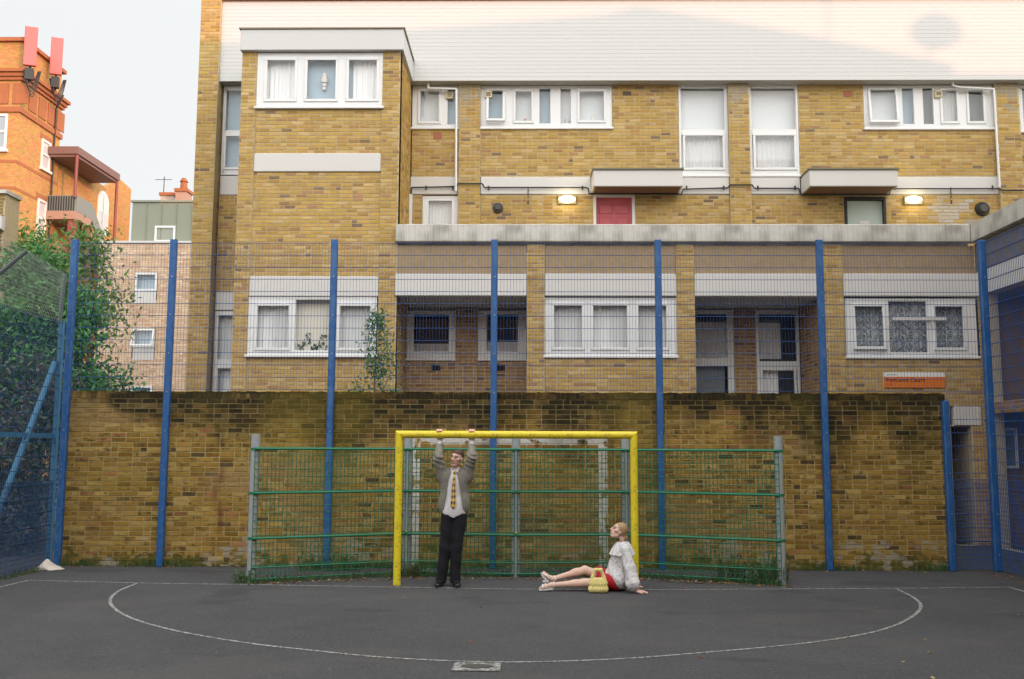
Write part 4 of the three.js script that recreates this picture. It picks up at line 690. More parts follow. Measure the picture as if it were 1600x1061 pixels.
{ // block out of frame behind the right shoulder: its roofline shades the court and the lower facade
  const t = (6 + 20.2) / SUN.z, dx = SUN.x * t, dy = SUN.y * t;
  const prof = [[-70, 8.7 - dy], [-20.01, 8.7 - dy], [-20, 10.45], [-6.55, 10.68], [-2.46, 10.98], [1.9, 11.30], [2.47, 11.48], [5.26, 11.0], [9.26, 10.13], [9.262, 9.93], [30, 9.93]].map(p => [p[0] + dx, p[1] + dy]);
  const s = new THREE.Shape(); s.moveTo(prof[0][0], 0); for (const p of prof) s.lineTo(p[0], p[1]); s.lineTo(prof[prof.length - 1][0], 0); s.closePath();
  const B = thing('neighbouring_block', 'tall brick block with low pitched roof behind the viewpoint', 'building', [0, 0, 6]);
  meshOf(new THREE.ExtrudeGeometry(s, { depth: 9, bevelEnabled: false }), 'wall', M.orangeBrick, B);
  for (let x = -36; x < 50; x += 3.2) for (const y of (x > 8 ? [2, 5, 8, 11] : [2, 5])) new MB().box(x, x + 1.4, y, y + 1.3, -.04, .02).build('window', M.winBlue, B);
  const D = thing('satellite_dish', 'oval satellite dish on the roof edge behind the viewpoint', 'dish', [8.52 + dx, 10.79 + dy, 5.6]);
  const g = new THREE.SphereGeometry(1.3, 24, 8, 0, 6.2832, 0, .48); g.translate(0, -1.2, 0); g.scale(.98, .6, .70); g.rotateX(Math.PI / 2 - .05); meshOf(g, 'dish', std('dishGrey', { color: lc(.4, .4, .4) }), D); new MB().path([[.5, -.2, .0], [.72, -.28, -.3]], .03, 6).build('feed_arm', M.galv, D); new MB().path([[0, 0, .05], [0, -1.1, .3], [0, -1.4, .5]], .04, 6).build('bracket', M.galv, D);
  const mast = thing('roof_mast', 'slim steel mast on the roof behind the viewpoint', 'mast', [6.92 + dx, 10.6 + dy, 6.4]); new MB().tube([0, -1, 0], [0, 3, 0], .035, .03, 8).build('pole', M.galv, mast);
}
// ---------------------------------------------------------------- planting
function leafMat(name) { const m = new THREE.MeshPhysicalMaterial({ vertexColors: true, roughness: .8, transmission: .3, thickness: 0, side: THREE.DoubleSide }); m.name = name; M[name] = m; return m; }
leafMat('leaf');
function leaves(blobs, n, size, cols, seed) {             // blobs: [x,y,z,rx,ry,rz,weight]
  const r = rng(seed), mb = new MB(), tw = blobs.reduce((s, b) => s + b[6], 0);
  for (let k = 0; k < n; k++) {
    let w = r() * tw, b = blobs[0]; for (const q of blobs) { if ((w -= q[6]) <= 0) { b = q; break; } }
    const ga = () => (r() + r() + r() + r() - 2) * 1.05, x = ga(), y = ga(), z = ga();
    const P = V(b[0] + x * b[3], b[1] + y * b[4], b[2] + z * b[5]);
    const a = V(r() - .5, r() - .5 - .25, r() - .5).normalize(), t = V(r() - .5, r() - .5, r() - .5).cross(a).normalize(), s = size * (.6 + .8 * r()), ww = s * .42;
    const c0 = cols[Math.floor(r() * cols.length)], k2 = .75 + .5 * r(), c = c0.map(v => v * k2);
    const A = P.clone().addScaledVector(a, -s), B = P.clone().addScaledVector(t, ww), C2 = P.clone().addScaledVector(a, s), D = P.clone().addScaledVector(t, -ww).addScaledVector(a.clone().cross(t), ww * .3);
    mb.quad(A.toArray(), B.toArray(), C2.toArray(), D.toArray(), c);
  }
  return mb;
}
std('bark', { color: lc(.10, .075, .05), map: rep(grain, 3), roughness: 1 });
function tree(name, label, cat, base, trunkR, limbs, blobs, n, size, cols, seed, group) {
  const t = thing(name, label, cat, [base[0], 0, base[1]], 0, group), m = new MB();
  for (const l of limbs) m.tube(l[0], l[1], l[2], l[3], 7);
  m.build('trunk', M.bark, t); leaves(blobs, n, size, cols, seed).build('crown', M.leaf, t); return t;
}
const deep = [[.045, .19, .04], [.07, .24, .05], [.11, .30, .07], [.03, .14, .035]], fresh = [[.16, .28, .06], [.12, .23, .05], [.20, .33, .08]];
{
  const bl = [], r = rng(8); const put = (x, y, z, s, w) => bl.push([x, y, z, s, s * .8, s, w]);
  for (let k = 0; k < 60; k++) { const y = 2.0 + r() * 3.4, w = clamp((5.8 - y) / 2.4) * clamp((y - .4) / 1.2); put(-.2 + (r() - .5) * 2.6 * w, y, (r() - .5) * 2.2 * w, .28 + .24 * r(), 1); }
  put(-.3, 4.2, -.2, .7, 5); put(-.3, 3.4, -.2, 1.0, 8); put(-.3, 2.4, 0, 1.0, 8); put(.95, 3.0, .2, .3, 1.2); put(1.05, 2.6, .1, .26, 1.0); put(-1.3, 3.0, 0, .6, 2.5); put(-1.1, 3.9, 0, .55, 2.2); put(-1.5, 2.2, 0, .6, 2.5); put(.6, 3.8, .1, .4, 1.6);
  tree('leafy_tree', 'dense dark green tree rising behind the wall at left', 'tree', [-9.35, -18.3], .12, [[[0, 0, 0], [0, 2.6, 0], .13, .09], [[0, 2.2, 0], [.5, 4.2, .1], .06, .02], [[0, 2, 0], [-.6, 4.4, -.1], .06, .02], [[0, 2.4, 0], [.0, 5.4, 0], .05, .015]], bl, 42000, .058, deep, 81);
}
tree('young_tree', 'light green young tree top before the orange building', 'tree', [-11.6, -23.5], .08, [[[0, 0, 0], [0, 6.4, 0], .09, .02]], [[-.9, 6.7, 0, .45, .6, .5, 1.2], [.55, 6.6, 0, .5, .6, .5, 1.2], [-.2, 5.4, 0, 1.2, .9, .8, 2], [-.8, 4.6, 0, 1.2, 1, .8, 2], [.9, 5.2, 0, .6, .7, .5, 1]], 6500, .07, fresh, 82);
{
  const bl = [], r = rng(15); for (let k = 0; k < 70; k++) bl.push([-.4 + (r() - .5) * 3.4, .2 + r() * 3.1, (r() - .5) * 1.4, .4, .35, .35, 1]);
  tree('hedge_shrub', 'tall dark shrub pressed against the left mesh fence', 'shrub', [-9.5, -16.6], .05, [[[0, 0, 0], [.2, 2.6, 0], .04, .01], [[.3, 0, 0], [-.4, 2.4, .1], .04, .01]], bl, 15000, .055, [[.045, .09, .035], [.09, .075, .06], [.06, .05, .045], [.03, .10, .035], [.12, .09, .07]], 83);
  tree('hedge_shrub', 'browner leggy shrub beside the brick corner at far left', 'shrub', [-10.9, -17.6], .05, [[[0, 0, 0], [.2, 2.6, 0], .04, .01]], [[0, 1.2, 0, 1.2, 1.0, .7, 2], [.2, 2.4, 0, 1.1, .9, .6, 1.6], [-.5, 3.2, 0, .9, .8, .5, 1], [1.2, 1.6, -.6, 1.1, 1.2, .6, 2]], 9500, .055, [[.05, .075, .03], [.11, .085, .05], [.14, .10, .06], [.03, .06, .025]], 84);
}
{
  const bl = []; const r = rng(19); for (let k = 0; k < 80; k++) { const t = Math.pow(r(), 1.3), y = 2.35 + 1.75 * t, w = .46 * (1 - t) + .05; bl.push([(r() - .5) * 1.9 * w + .03 + .05 * t, y, (r() - .5) * w, .13, .12, .13, 1]); }
  tree('birch_sapling', 'slender green sapling growing behind the wall below the bay window', 'sapling', [-2.58, -16], .02, [[[0, 0, 0], [.05, 3.9, 0], .022, .005], [[0, 2.2, 0], [-.3, 3.0, .1], .01, .004], [[0, 2.3, 0], [.3, 3.1, -.1], .01, .004]], bl, 2600, .032, [[.09, .21, .06], [.12, .25, .08], [.06, .16, .05]], 85);
}
// weeds along the walls and fence feet
function weed(name, label, x, z, w, h, n, seed, cols, group) {
  const r = rng(seed), t = thing(name, label, 'weed', [x, 0, z], 0, group), mb = new MB();
  for (let k = 0; k < n; k++) { const px = (r() - .5) * w, pz = (r() - .5) * .16, hh = h * (.35 + .65 * r()), lx = (r() - .5) * .16, lz = (r() - .5) * .12, c = cols[Math.floor(r() * cols.length)].map(v => v * (.7 + .6 * r())), b = .006; mb.quad([px - b, 0, pz], [px + b, 0, pz], [px + lx + .003, hh, pz + lz], [px + lx - .003, hh, pz + lz], c); for (let q = 0; q < 3; q++) { const s = .016 + .016 * r(), y = hh * (.35 + .6 * r()), a = r() * 6.28, cx = px + lx * y / hh, cz = pz + lz * y / hh; mb.quad([cx, y, cz], [cx + s * Math.cos(a + .5), y + s * .3, cz + s * Math.sin(a + .5)], [cx + 2 * s * Math.cos(a), y + s * .7, cz + 2 * s * Math.sin(a)], [cx + s * Math.cos(a - .5), y + s * .3, cz + s * Math.sin(a - .5)], c); } }
  mb.build('stems_and_leaves', M.leaf, t); return t;
}
const weedC = [[.045, .13, .03], [.07, .17, .04], [.03, .085, .025], [.12, .16, .04]];
weed('weed_clump', 'bushy weeds round the foot of the right grey post', 3.28, -13.25, .5, .34, 90, 91, weedC);
weed('weed_clump', 'taller weeds against the right end of the green fence', 2.95, -13.5, .7, .40, 90, 92, weedC);
weed('weed_clump', 'small weeds at the foot of the left grey post', -3.78, -13.08, .22, .22, 40, 93, weedC);
weed('weed_clump', 'weeds by the wall behind the left green panel', -2.9, -14.4, .9, .3, 90, 94, weedC);
weed('weed_clump', 'weeds at the grey post beside the left yellow goal post', -1.62, -13.8, .45, .22, 60, 95, weedC);
weed('weed_clump', 'dark weed sprouting from the wall foot at right', 3.72, -14.66, .22, .26, 30, 96, weedC);
{
  const r = rng(44), mb = new MB(), put = (x, z, h, c) => { const lx = (r() - .5) * .08, b = .005; mb.quad([x - b, 0, z], [x + b, 0, z], [x + lx + .002, h, z + (r() - .5) * .05], [x + lx - .002, h, z], c.map(v => v * (.6 + .7 * r()))); };
  for (let k = 0; k < 2600; k++) { const x = -7.1 + 13.4 * r(), d = fbm(x * 1.3, 4, 3); if (r() < sstep(.3, .7, d)) put(x, WZ + .03 + .10 * r() * r(), .03 + .09 * r(), weedC[Math.floor(r() * 4)]); }
  for (let k = 0; k < 1500; k++) { const s = r(), a = s < .28 ? [-3.68, -13.02, -1.75, -13.85] : s < .72 ? [-1.7, -13.85, 1.4, -13.85] : [1.45, -13.9, 3.4, -13.12], t = r(); put(mix(a[0], a[2], t), mix(a[1], a[3], t) + (r() - .5) * .14, .02 + .08 * r(), weedC[Math.floor(r() * 4)]); }
  for (let k = 0; k < 500; k++) put(-7.12 + (r() - .5) * .12, -14.5 + 4 * r(), .02 + .07 * r(), weedC[3]);
  tag(mb.build('grass_fringe', M.leaf), 'thin green grass and moss along wall and fence feet', 'grass', null, 'stuff');
  const lf = new MB(), dead = [[.26, .12, .04], [.33, .19, .07], [.18, .08, .035], [.38, .28, .14], [.30, .10, .03]];
  for (let k = 0; k < 950; k++) {
    let x, z; const s = r(); if (s < .62) { const q = r(), a = q < .3 ? [-3.7, -13.0, -1.75, -13.55] : q < .65 ? [-1.7, -13.6, 1.4, -13.6] : [1.45, -13.65, 3.5, -13.05], t = r(); x = mix(a[0], a[2], t); z = mix(a[1], a[3], t) + (r() - .5) * .28; } else if (s < .80) { x = -7 + 13.3 * r(); z = WZ + .06 + .25 * r() * r(); } else if (s < .955) { x = 6.7 + .3 * r(); z = -14.5 + 3 * r(); } else { x = -6.5 + 13 * r(); z = -14 + 6.5 * r(); }
    const a = r() * 6.28, l = .012 + .022 * r(), w = l * .6, y = .005 + .012 * r(), c = dead[Math.floor(r() * 5)].map(v => v * (.7 + .5 * r())), ca = Math.cos(a), sa = Math.sin(a);
    lf.quad([x - l * ca, .003, z - l * sa], [x + w * sa, y, z - w * ca], [x + l * ca, .006 + y * r(), z + l * sa], [x - w * sa, y, z + w * ca], c);
  }
  tag(lf.build('fallen_leaves', std('deadLeaf', { vertexColors: true, roughness: .9, side: THREE.DoubleSide })), 'brown fallen leaves scattered on the asphalt', 'leaves', null, 'stuff');
}
{ // crumpled white bag by the left corner
  const g = new THREE.SphereGeometry(1, 40, 24), p = g.attributes.position;
  for (let k = 0; k < p.count; k++) { let x = p.getX(k), y = p.getY(k), z = p.getZ(k); const f = fbm(x * 2.3 + 5, z * 2.3 + y * 2, 3), c = Math.abs(Math.sin(x * 6 + z * 4 + f * 6)); const h = Math.max(0, y); const hump = .025 + .085 * Math.exp(-Math.pow((x + .2) / .4, 2)); p.setXYZ(k, x * .20 * (.85 + .4 * f), h * hump * (.6 + .9 * f + .25 * c) + .003, z * .14 * (.8 + .5 * f)); }
  const g2 = mergeVertices(g); g2.computeVertexNormals(); const m = meshOf(g2, 'plastic_bag', std('bagWhite', { color: lc(.66, .60, .53), roughness: .6 })); m.position.set(-7.03, .004, -14.32); tag(m, 'crumpled off white plastic bag on the ground in the left corner', 'bag');
}

// ---------------------------------------------------------------- people: distance fields meshed by surface nets
const smin = (a, b, k) => { const h = Math.max(k - Math.abs(a - b), 0) / k; return Math.min(a, b) - h * h * k * .25; };
function cap(p, a, b, ra, rb) { const bx = b[0] - a[0], by = b[1] - a[1], bz = b[2] - a[2], px = p[0] - a[0], py = p[1] - a[1], pz = p[2] - a[2]; const t = clamp((px * bx + py * by + pz * bz) / (bx * bx + by * by + bz * bz + 1e-9)); return Math.hypot(px - bx * t, py - by * t, pz - bz * t) - (ra + (rb - ra) * t); }
function ell(p, c, r) { const x = (p[0] - c[0]) / r[0], y = (p[1] - c[1]) / r[1], z = (p[2] - c[2]) / r[2], k0 = Math.hypot(x, y, z), k1 = Math.hypot(x / r[0], y / r[1], z / r[2]); return k1 < 1e-6 ? -Math.min(...r) : k0 * (k0 - 1) / k1; }
// prims: ['c', a, b, ra, rb] or ['e', centre, radii]
function field(prims, k) { return p => { let d = 1e3; for (const q of prims) { const v = q[0] === 'c' ? cap(p, q[1], q[2], q[3], q[4] ?? q[3]) : ell(p, q[1], q[2]); d = d > 900 ? v : smin(d, v, q[5] ?? k); } return d; }; }
function nets(f, lo, hi, h, colour) {
  const n = [0, 1, 2].map(i => Math.ceil((hi[i] - lo[i]) / h) + 1), [nx, ny, nz] = n, F = new Float32Array(nx * ny * nz), id = (i, j, k) => (k * ny + j) * nx + i, p = [0, 0, 0];
  for (let k = 0; k < nz; k++) for (let j = 0; j < ny; j++) for (let i = 0; i < nx; i++) { p[0] = lo[0] + i * h; p[1] = lo[1] + j * h; p[2] = lo[2] + k * h; F[id(i, j, k)] = f(p); }
  const vid = new Int32Array(nx * ny * nz).fill(-1), pos = [], col = [], idx = [];
  for (let k = 0; k < nz - 1; k++) for (let j = 0; j < ny - 1; j++) for (let i = 0; i < nx - 1; i++) {
    let cnt = 0, sx = 0, sy = 0, sz = 0; const v = []; for (let c = 0; c < 8; c++) v.push(F[id(i + (c & 1), j + (c >> 1 & 1), k + (c >> 2))]);
    let neg = 0; for (const q of v) if (q < 0) neg++; if (neg === 0 || neg === 8) continue;
    for (let c = 0; c < 8; c++) for (const b of [1, 2, 4]) if (!(c & b)) { const d = c | b; if ((v[c] < 0) !== (v[d] < 0)) { const t = v[c] / (v[c] - v[d]); sx += (c & 1) + (b === 1 ? t : 0); sy += (c >> 1 & 1) + (b === 2 ? t : 0); sz += (c >> 2) + (b === 4 ? t : 0); cnt++; } }
    vid[id(i, j, k)] = pos.length / 3; const q = [lo[0] + (i + sx / cnt) * h, lo[1] + (j + sy / cnt) * h, lo[2] + (k + sz / cnt) * h]; pos.push(...q); col.push(...(colour ? colour(q) : [1, 1, 1]));
  }
  const face = (a, b, c, d, flip) => { if (a < 0 || b < 0 || c < 0 || d < 0) return; flip ? idx.push(a, c, b, a, d, c) : idx.push(a, b, c, a, c, d); };
  for (let k = 1; k < nz - 1; k++) for (let j = 1; j < ny - 1; j++) for (let i = 1; i < nx - 1; i++) {
    const a = F[id(i, j, k)] < 0;
    if (a !== F[id(i + 1, j, k)] < 0) face(vid[id(i, j - 1, k - 1)], vid[id(i, j, k - 1)], vid[id(i, j, k)], vid[id(i, j - 1, k)], !a);
    if (a !== F[id(i, j + 1, k)] < 0) face(vid[id(i - 1, j, k - 1)], vid[id(i - 1, j, k)], vid[id(i, j, k)], vid[id(i, j, k - 1)], !a);
    if (a !== F[id(i, j, k + 1)] < 0) face(vid[id(i - 1, j - 1, k)], vid[id(i, j - 1, k)], vid[id(i, j, k)], vid[id(i - 1, j, k)], !a);
  }
  const g = new THREE.BufferGeometry(); g.setAttribute('position', new THREE.Float32BufferAttribute(pos, 3)); g.setAttribute('color', new THREE.Float32BufferAttribute(col, 3)); g.setIndex(idx); g.computeVertexNormals(); return g;
}
function joinGeos(list) { const P = [], N = [], C = [], I = []; let o = 0; for (const g of list) { const p = g.attributes.position; for (let k = 0; k < p.count; k++) { P.push(p.getX(k), p.getY(k), p.getZ(k)); const n = g.attributes.normal; N.push(n.getX(k), n.getY(k), n.getZ(k)); const c = g.attributes.color; C.push(c.getX(k), c.getY(k), c.getZ(k)); } const i = g.index.array; for (let k = 0; k < i.length; k++) I.push(i[k] + o); o += p.count; } const g = new THREE.BufferGeometry(); g.setAttribute('position', new THREE.Float32BufferAttribute(P, 3)); g.setAttribute('normal', new THREE.Float32BufferAttribute(N, 3)); g.setAttribute('color', new THREE.Float32BufferAttribute(C, 3)); g.setIndex(I); return g; }
const n3 = (x, y, z) => (fbm(x + z * .7, y + z * .9, 2) + fbm(y * 1.1 + 31, z + x * .5, 2)) * .5;
std('skin', { vertexColors: true, roughness: .6 }); std('cloth', { vertexColors: true, roughness: .92 }); std('shoe', { vertexColors: true, roughness: .35 }); std('hair', { vertexColors: true, roughness: .6 });
std('silver', { color: lc(.80, .80, .81), roughness: .3, metalness: .15 });
const lerp3 = (a, b, t) => [mix(a[0], b[0], t), mix(a[1], b[1], t), mix(a[2], b[2], t)];

// head in its own axes: +z is where the face looks, y up, origin at the middle of the skull
function headField(fem) {
  const w = fem ? .94 : 1;
  const pr = [['e', [0, .022, -.012], [.074 * w, .092, .094]], ['e', [0, -.046, .020], [.056 * w, fem ? .066 : .072, .064]], ['c', [-.014, fem ? -.098 : -.107, .060], [.014, fem ? -.098 : -.107, .060], fem ? .018 : .021], ['c', [-.045 * w, -.07, .0], [-.02, -.104, .05], .016, .016], ['c', [.045 * w, -.07, .0], [.02, -.104, .05], .016, .016], ['e', [.045, -.016, .040], [.026, .022, .026]], ['e', [-.045, -.016, .040], [.026, .022, .026]],
    ['c', [0, .012, .088], [0, -.028, .106], .008, fem ? .0105 : .012], ['c', [-.013, -.034, .092], [.013, -.034, .092], .009, .009], ['c', [-.018, -.062, .083], [.018, -.062, .083], .008, .008], ['c', [-.016, -.074, .081], [.016, -.074, .081], .008, .008], ['c', [-.036, .030, .077], [.036, .030, .077], .011, .011]];
  const F = field(pr, .017);
  const ears = field([['e', [.076 * w, -.008, -.012], [.011, .030, .019]], ['e', [-.076 * w, -.008, -.012], [.011, .030, .019]]], .004);
  const sock = field([['e', [.030, .008, .094], [.016, .010, .012]], ['e', [-.030, .008, .094], [.016, .010, .012]]], .004), eyes = field([['e', [.030, .008, .075], [.0125, .0125, .0125]], ['e', [-.030, .008, .075], [.0125, .0125, .0125]]], .001);
  return p => smin(Math.min(Math.max(smin(F(p), ears(p), .01), -sock(p)), eyes(p)), 9, .001);
}
function faceColour(skin, o) {
  return p => {
    let c = skin.slice(); const n = .94 + .12 * n3(p[0] * 60, p[1] * 60, p[2] * 60); c = c.map(v => v * n);
    const x = Math.abs(p[0]), y = p[1], z = p[2];
    if (z > .02) {
      const cheek = Math.exp(-((x - .042) ** 2 + (y + .03) ** 2) / .0006); c = mix3(c, [skin[0] * 1.02, skin[1] * .74, skin[2] * .72], .35 * cheek);
      const nose = Math.exp(-(x ** 2 + (y + .028) ** 2) / .0002); c = mix3(c, [skin[0], skin[1] * .75, skin[2] * .72], .35 * nose);
      const lip = Math.exp(-((x / .022) ** 4 + ((y + .068) / .0085) ** 2)); c = mix3(c, o.lips, clamp(lip * 1.3) * (z > .05 ? 1 : 0));
      const brow = Math.exp(-(((x - .031) / .018) ** 4 + ((y - .029 - .1 * (.03 - Math.abs(x - .03))) / .0055) ** 2)); c = mix3(c, o.brow, brow * .85);
      const eye = Math.hypot((x - .030) / .015, (y - .008) / .0075); if (eye < 1) c = Math.hypot(x - .030, y - .008) < .008 ? [.03, .03, .035] : [.50, .48, .46]; else if (eye < 1.6) c = mix3(c, o.brow, .7);
      if (o.beard) { const m = Math.exp(-((x / .03) ** 4 + ((y + .053) / .008) ** 2)); c = mix3(c, o.beard, m * .9); const s = (y < -.055 && z < .085 ? .22 : 0); c = mix3(c, o.beard, s * clamp((-.05 - y) / .03)); }
    }
    return c;
  };
}
const place = (g, m) => { g.applyMatrix4(m); return g; };
function headMatrix(c, yaw, pitch, roll) { return new THREE.Matrix4().makeTranslation(...c).multiply(new THREE.Matrix4().makeRotationFromEuler(new THREE.Euler(-pitch, yaw, roll, 'YXZ'))).multiply(new THREE.Matrix4().makeScale(.95, .95, .95)); }

// ------------------------------------------------ man hanging on the crossbar
{
  const P = thing('person', 'person in grey tweed jacket, white shirt and patterned tie holding the yellow crossbar overhead', 'person', [-1.0, 0, -12.90]);
  const skin = [.68, .44, .34];
  const hipL = [-.045, .92, 0], hipR = [.115, .92, 0], kneeL = [-.075, .50, .03], kneeR = [.075, .50, .035], ankL = [-.125, .085, -.01], ankR = [.062, .085, 0];
  const shL = [-.135, 1.475, -.03], shR = [.225, 1.485, -.03], elL = [-.175, 1.685, .078], elR = [.265, 1.685, .078], wrL = [-.172, 1.90, -.115], wrR = [.262, 1.90, -.115];
  const neck0 = [.045, 1.47, -.03], neck1 = [.058, 1.58, -.012], headC = [.074, 1.678, .034];
  const bodyF = field([['c', hipL, kneeL, .078, .052], ['c', hipR, kneeR, .078, .052], ['c', kneeL, ankL, .05, .036], ['c', kneeR, ankR, .05, .036], ['c', ankL, [-.145, .035, .1], .035, .028], ['c', ankR, [.085, .035, .11], .035, .028],
    ['e', [.035, .96, 0], [.15, .12, .10]], ['e', [.035, 1.12, 0], [.125, .16, .085]], ['e', [.04, 1.32, -.01], [.15, .17, .095]], ['c', [-.09, 1.43, -.02], [.18, 1.435, -.02], .07, .07],
    ['c', shL, elL, .048, .036], ['c', shR, elR, .048, .036], ['c', elL, wrL, .034, .025], ['c', elR, wrR, .034, .025], ['c', neck0, neck1, .054, .047], ['c', neck1, [.074, 1.65, .0], .047, .047]], .03);
  const skinC = p => { const n = .93 + .14 * n3(p[0] * 40, p[1] * 40, p[2] * 40); return skin.map(v => v * n); };
  const geos = [nets(bodyF, [-.26, -.01, -.2], [.36, 1.93, .22], .012, skinC)];
  const hm = headMatrix(headC, -.50, .02, -.22);
  geos.push(place(nets(headField(false), [-.1, -.15, -.12], [.1, .13, .13], .0038, faceColour(skin, { lips: [.42, .19, .15], brow: [.12, .07, .04], beard: [.15, .08, .045] })), hm));
  const hand = (hx, s) => {
    const by = BAR_Y, bz = GZ + 12.90, pr = [['c', [hx, 1.885, bz - .06], [hx, 1.93, bz - .07], .024, .026]];
    for (let i = 0; i < 4; i++) { const o = (i - 1.5) * .0205, l = [1, 1.05, 1, .86][i]; const K = [hx + o, by + .018, bz - .072]; pr.push(['c', [hx + o * .7, 1.925, bz - .070], K, .017, .013, .012]); const a = [hx + o, by + .057, bz - .045 * l], b = [hx + o, by + .0635, bz + .008 * l], c = [hx + o, by + .042, bz + .046 * l]; pr.push(['c', K, a, .0115, .0105, .006], ['c', a, b, .0105, .0098, .006], ['c', b, c, .0098, .0085, .006]); }
    const t0 = [hx + s * .030, 1.935, bz - .066], t1 = [hx + s * .058, by + .012, bz - .073], t2 = [hx + s * .066, by + .052, bz - .048], t3 = [hx + s * .070, by + .066, bz - .010]; pr.push(['c', t0, t1, .015, .0125, .01], ['c', t1, t2, .0125, .011, .006], ['c', t2, t3, .011, .009, .006]);
    return nets(field(pr, .012), [hx - .11, 1.86, bz - .12], [hx + .11, by + .1, bz + .1], .0042, p => { const n = .92 + .14 * n3(p[0] * 60, p[1] * 60, p[2] * 60); return [skin[0] * n * 1.02, skin[1] * n * .92, skin[2] * n * .92]; });
  };
  geos.push(hand(-.172, 1), hand(.262, -1));
  meshOf(joinGeos(geos), 'body', M.skin, P);
  // hair: short crop
  const hairF = p => { const d = ell(p, [0, .030, -.012], [.0805, .0955, .1005]); const line = p[2] > .02 ? .062 - .25 * clamp(Math.abs(p[0]) - .03) : mix(.055, -.045, sstep(.03, -.045, p[2])); return Math.max(d + .004 * n3(p[0] * 180, p[1] * 180, p[2] * 180), line - p[1]); };
  meshOf(place(nets(hairF, [-.1, -.08, -.13], [.1, .14, .1], .004, p => { const n = .6 + .8 * n3(p[0] * 160, p[1] * 60, p[2] * 160); return [.075 * n, .042 * n, .024 * n]; }), hm), 'hair', M.hair, P);
  // trousers
  const fold = (p, a, f) => a * (Math.sin(p[1] * f + p[0] * 17) * .5 + (n3(p[0] * 9, p[1] * 6, p[2] * 9) - .5) * 2);
  const trF0 = field([['c', [-.038, .90, 0], [-.072, .50, .02], .098, .074], ['c', [.118, .90, 0], [.078, .50, .025], .098, .074], ['c', [-.072, .50, .02], [-.122, .07, .005], .074, .070], ['c', [.078, .50, .025], [.062, .07, .012], .074, .070], ['e', [.04, .955, 0], [.165, .10, .115]]], .03);
  meshOf(nets(p => Math.max(trF0(p) + fold(p, .006, 26), .035 - p[1], p[1] - 1.035), [-.24, .02, -.17], [.26, 1.05, .17], .011, p => { const n = .7 + .6 * n3(p[0] * 50, p[1] * 50, p[2] * 50); return [.006 * n, .007 * n, .0105 * n]; }), 'trousers', M.cloth, P);
  // shirt
  const shF = p => { const b = field0(p); const hem = .905 + .05 * Math.abs(Math.sin((p[0] - .04) * 11)) - .02; return Math.max(b + fold(p, .004, 20) + .0035 * Math.sin(p[0] * 70 + 4 * n3(p[0] * 8, p[1] * 5, 3) + p[1] * 9), hem - p[1], p[1] - 1.50); };
  const field0 = field([['e', [.038, .99, .005], [.170, .20, .122]], ['e', [.036, 1.14, .005], [.148, .20, .108]], ['e', [.04, 1.33, 0], [.162, .20, .115]]], .06);
  const whiteC = p => { const n = .92 + .16 * n3(p[0] * 30, p[1] * 30, p[2] * 30); return [.66 * n, .64 * n, .665 * n]; };
  const cuffs = field([['c', [-.173, 1.845, -.062], [-.172, 1.905, -.112], .036, .034], ['c', [.263, 1.845, -.062], [.262, 1.905, -.112], .036, .034]], .005);
  const collar = p => { const d = cap(p, [.045, 1.475, -.015], [.052, 1.545, .0], .078, .062); const a = p[2] > .03 ? .055 * Math.exp(-Math.pow((p[0] - .046) / .03, 2)) : 0; return Math.max(d, p[1] - 1.545 + a, 1.455 - p[1]); };
  const sg = nets(shF, [-.2, .86, -.16], [.28, 1.52, .18], .01, whiteC), kg = nets(collar, [-.06, 1.42, -.12], [.16, 1.58, .12], .006, whiteC);
  meshOf(sg, 'shirt', M.cloth, P); meshOf(kg, 'collar', M.cloth, P); for (const s of [0, 1]) meshOf(nets(p => cuffs(p), s ? [.20, 1.8, -.17] : [-.23, 1.8, -.17], s ? [.33, 1.95, 0] : [-.11, 1.95, 0], .008, whiteC), 'cuff', M.cloth, P);
  // jacket: hangs open, hem lifted by the raised arms
  const j0 = field([['e', [.038, 1.06, -.008], [.212, .22, .138]], ['e', [.038, 1.16, -.01], [.185, .22, .132]], ['e', [.04, 1.34, -.014], [.190, .19, .134]], ['c', [-.105, 1.435, -.03], [.195, 1.44, -.03], .088, .088]], .06);
  const sleeves = field([['c', [-.115, 1.44, -.02], [-.172, 1.66, .075], .082, .066], ['c', [.205, 1.445, -.02], [.262, 1.66, .075], .082, .066], ['c', [-.175, 1.69, .085], [-.173, 1.86, -.07], .063, .047], ['c', [.265, 1.69, .085], [.263, 1.86, -.07], .063, .047]], .03);
  const jF = p => {
    const bunch = p[1] > 1.52 ? .0075 * Math.sin(p[1] * 88 + p[0] * 45 + p[2] * 40 + 5 * n3(p[0] * 12, p[1] * 12, p[2] * 12)) * sstep(1.50, 1.60, p[1]) * sstep(1.80, 1.70, p[1]) : 0;
    let d = smin(j0(p), sleeves(p), .05) + fold(p, .006, 14) + bunch;
    const cx = .030, t = clamp((1.47 - p[1]) / .55), half = .028 + .098 * Math.pow(t, .62) + (p[1] < 1.0 ? .02 : 0);
    const L = p[0] - (cx - half), Rr = (cx + .012 + half) - p[0];
    const open = Math.min(L, Rr, p[2] - .02); d = Math.max(d, open);
    const hem = .945 + .03 * clamp((.14 - Math.abs(p[0] - .035)) / .14) + .012 * Math.sin(p[0] * 20);
    const nk = cap(p, [.045, 1.40, -.01], [.056, 1.62, .012], .074, .078);
    return Math.max(d, hem - p[1], -nk, p[1] - 1.865);
  };
  const tweed = p => { const k = hash2(Math.floor(p[0] * 95) + Math.floor(p[2] * 90) * 7, Math.floor(p[1] * 95)), m = hash2(Math.floor(p[1] * 120) + 77, Math.floor((p[0] + p[2]) * 120)); const n = .60 + .55 * k + .3 * m; return [.205 * n, .195 * n, .162 * n]; };
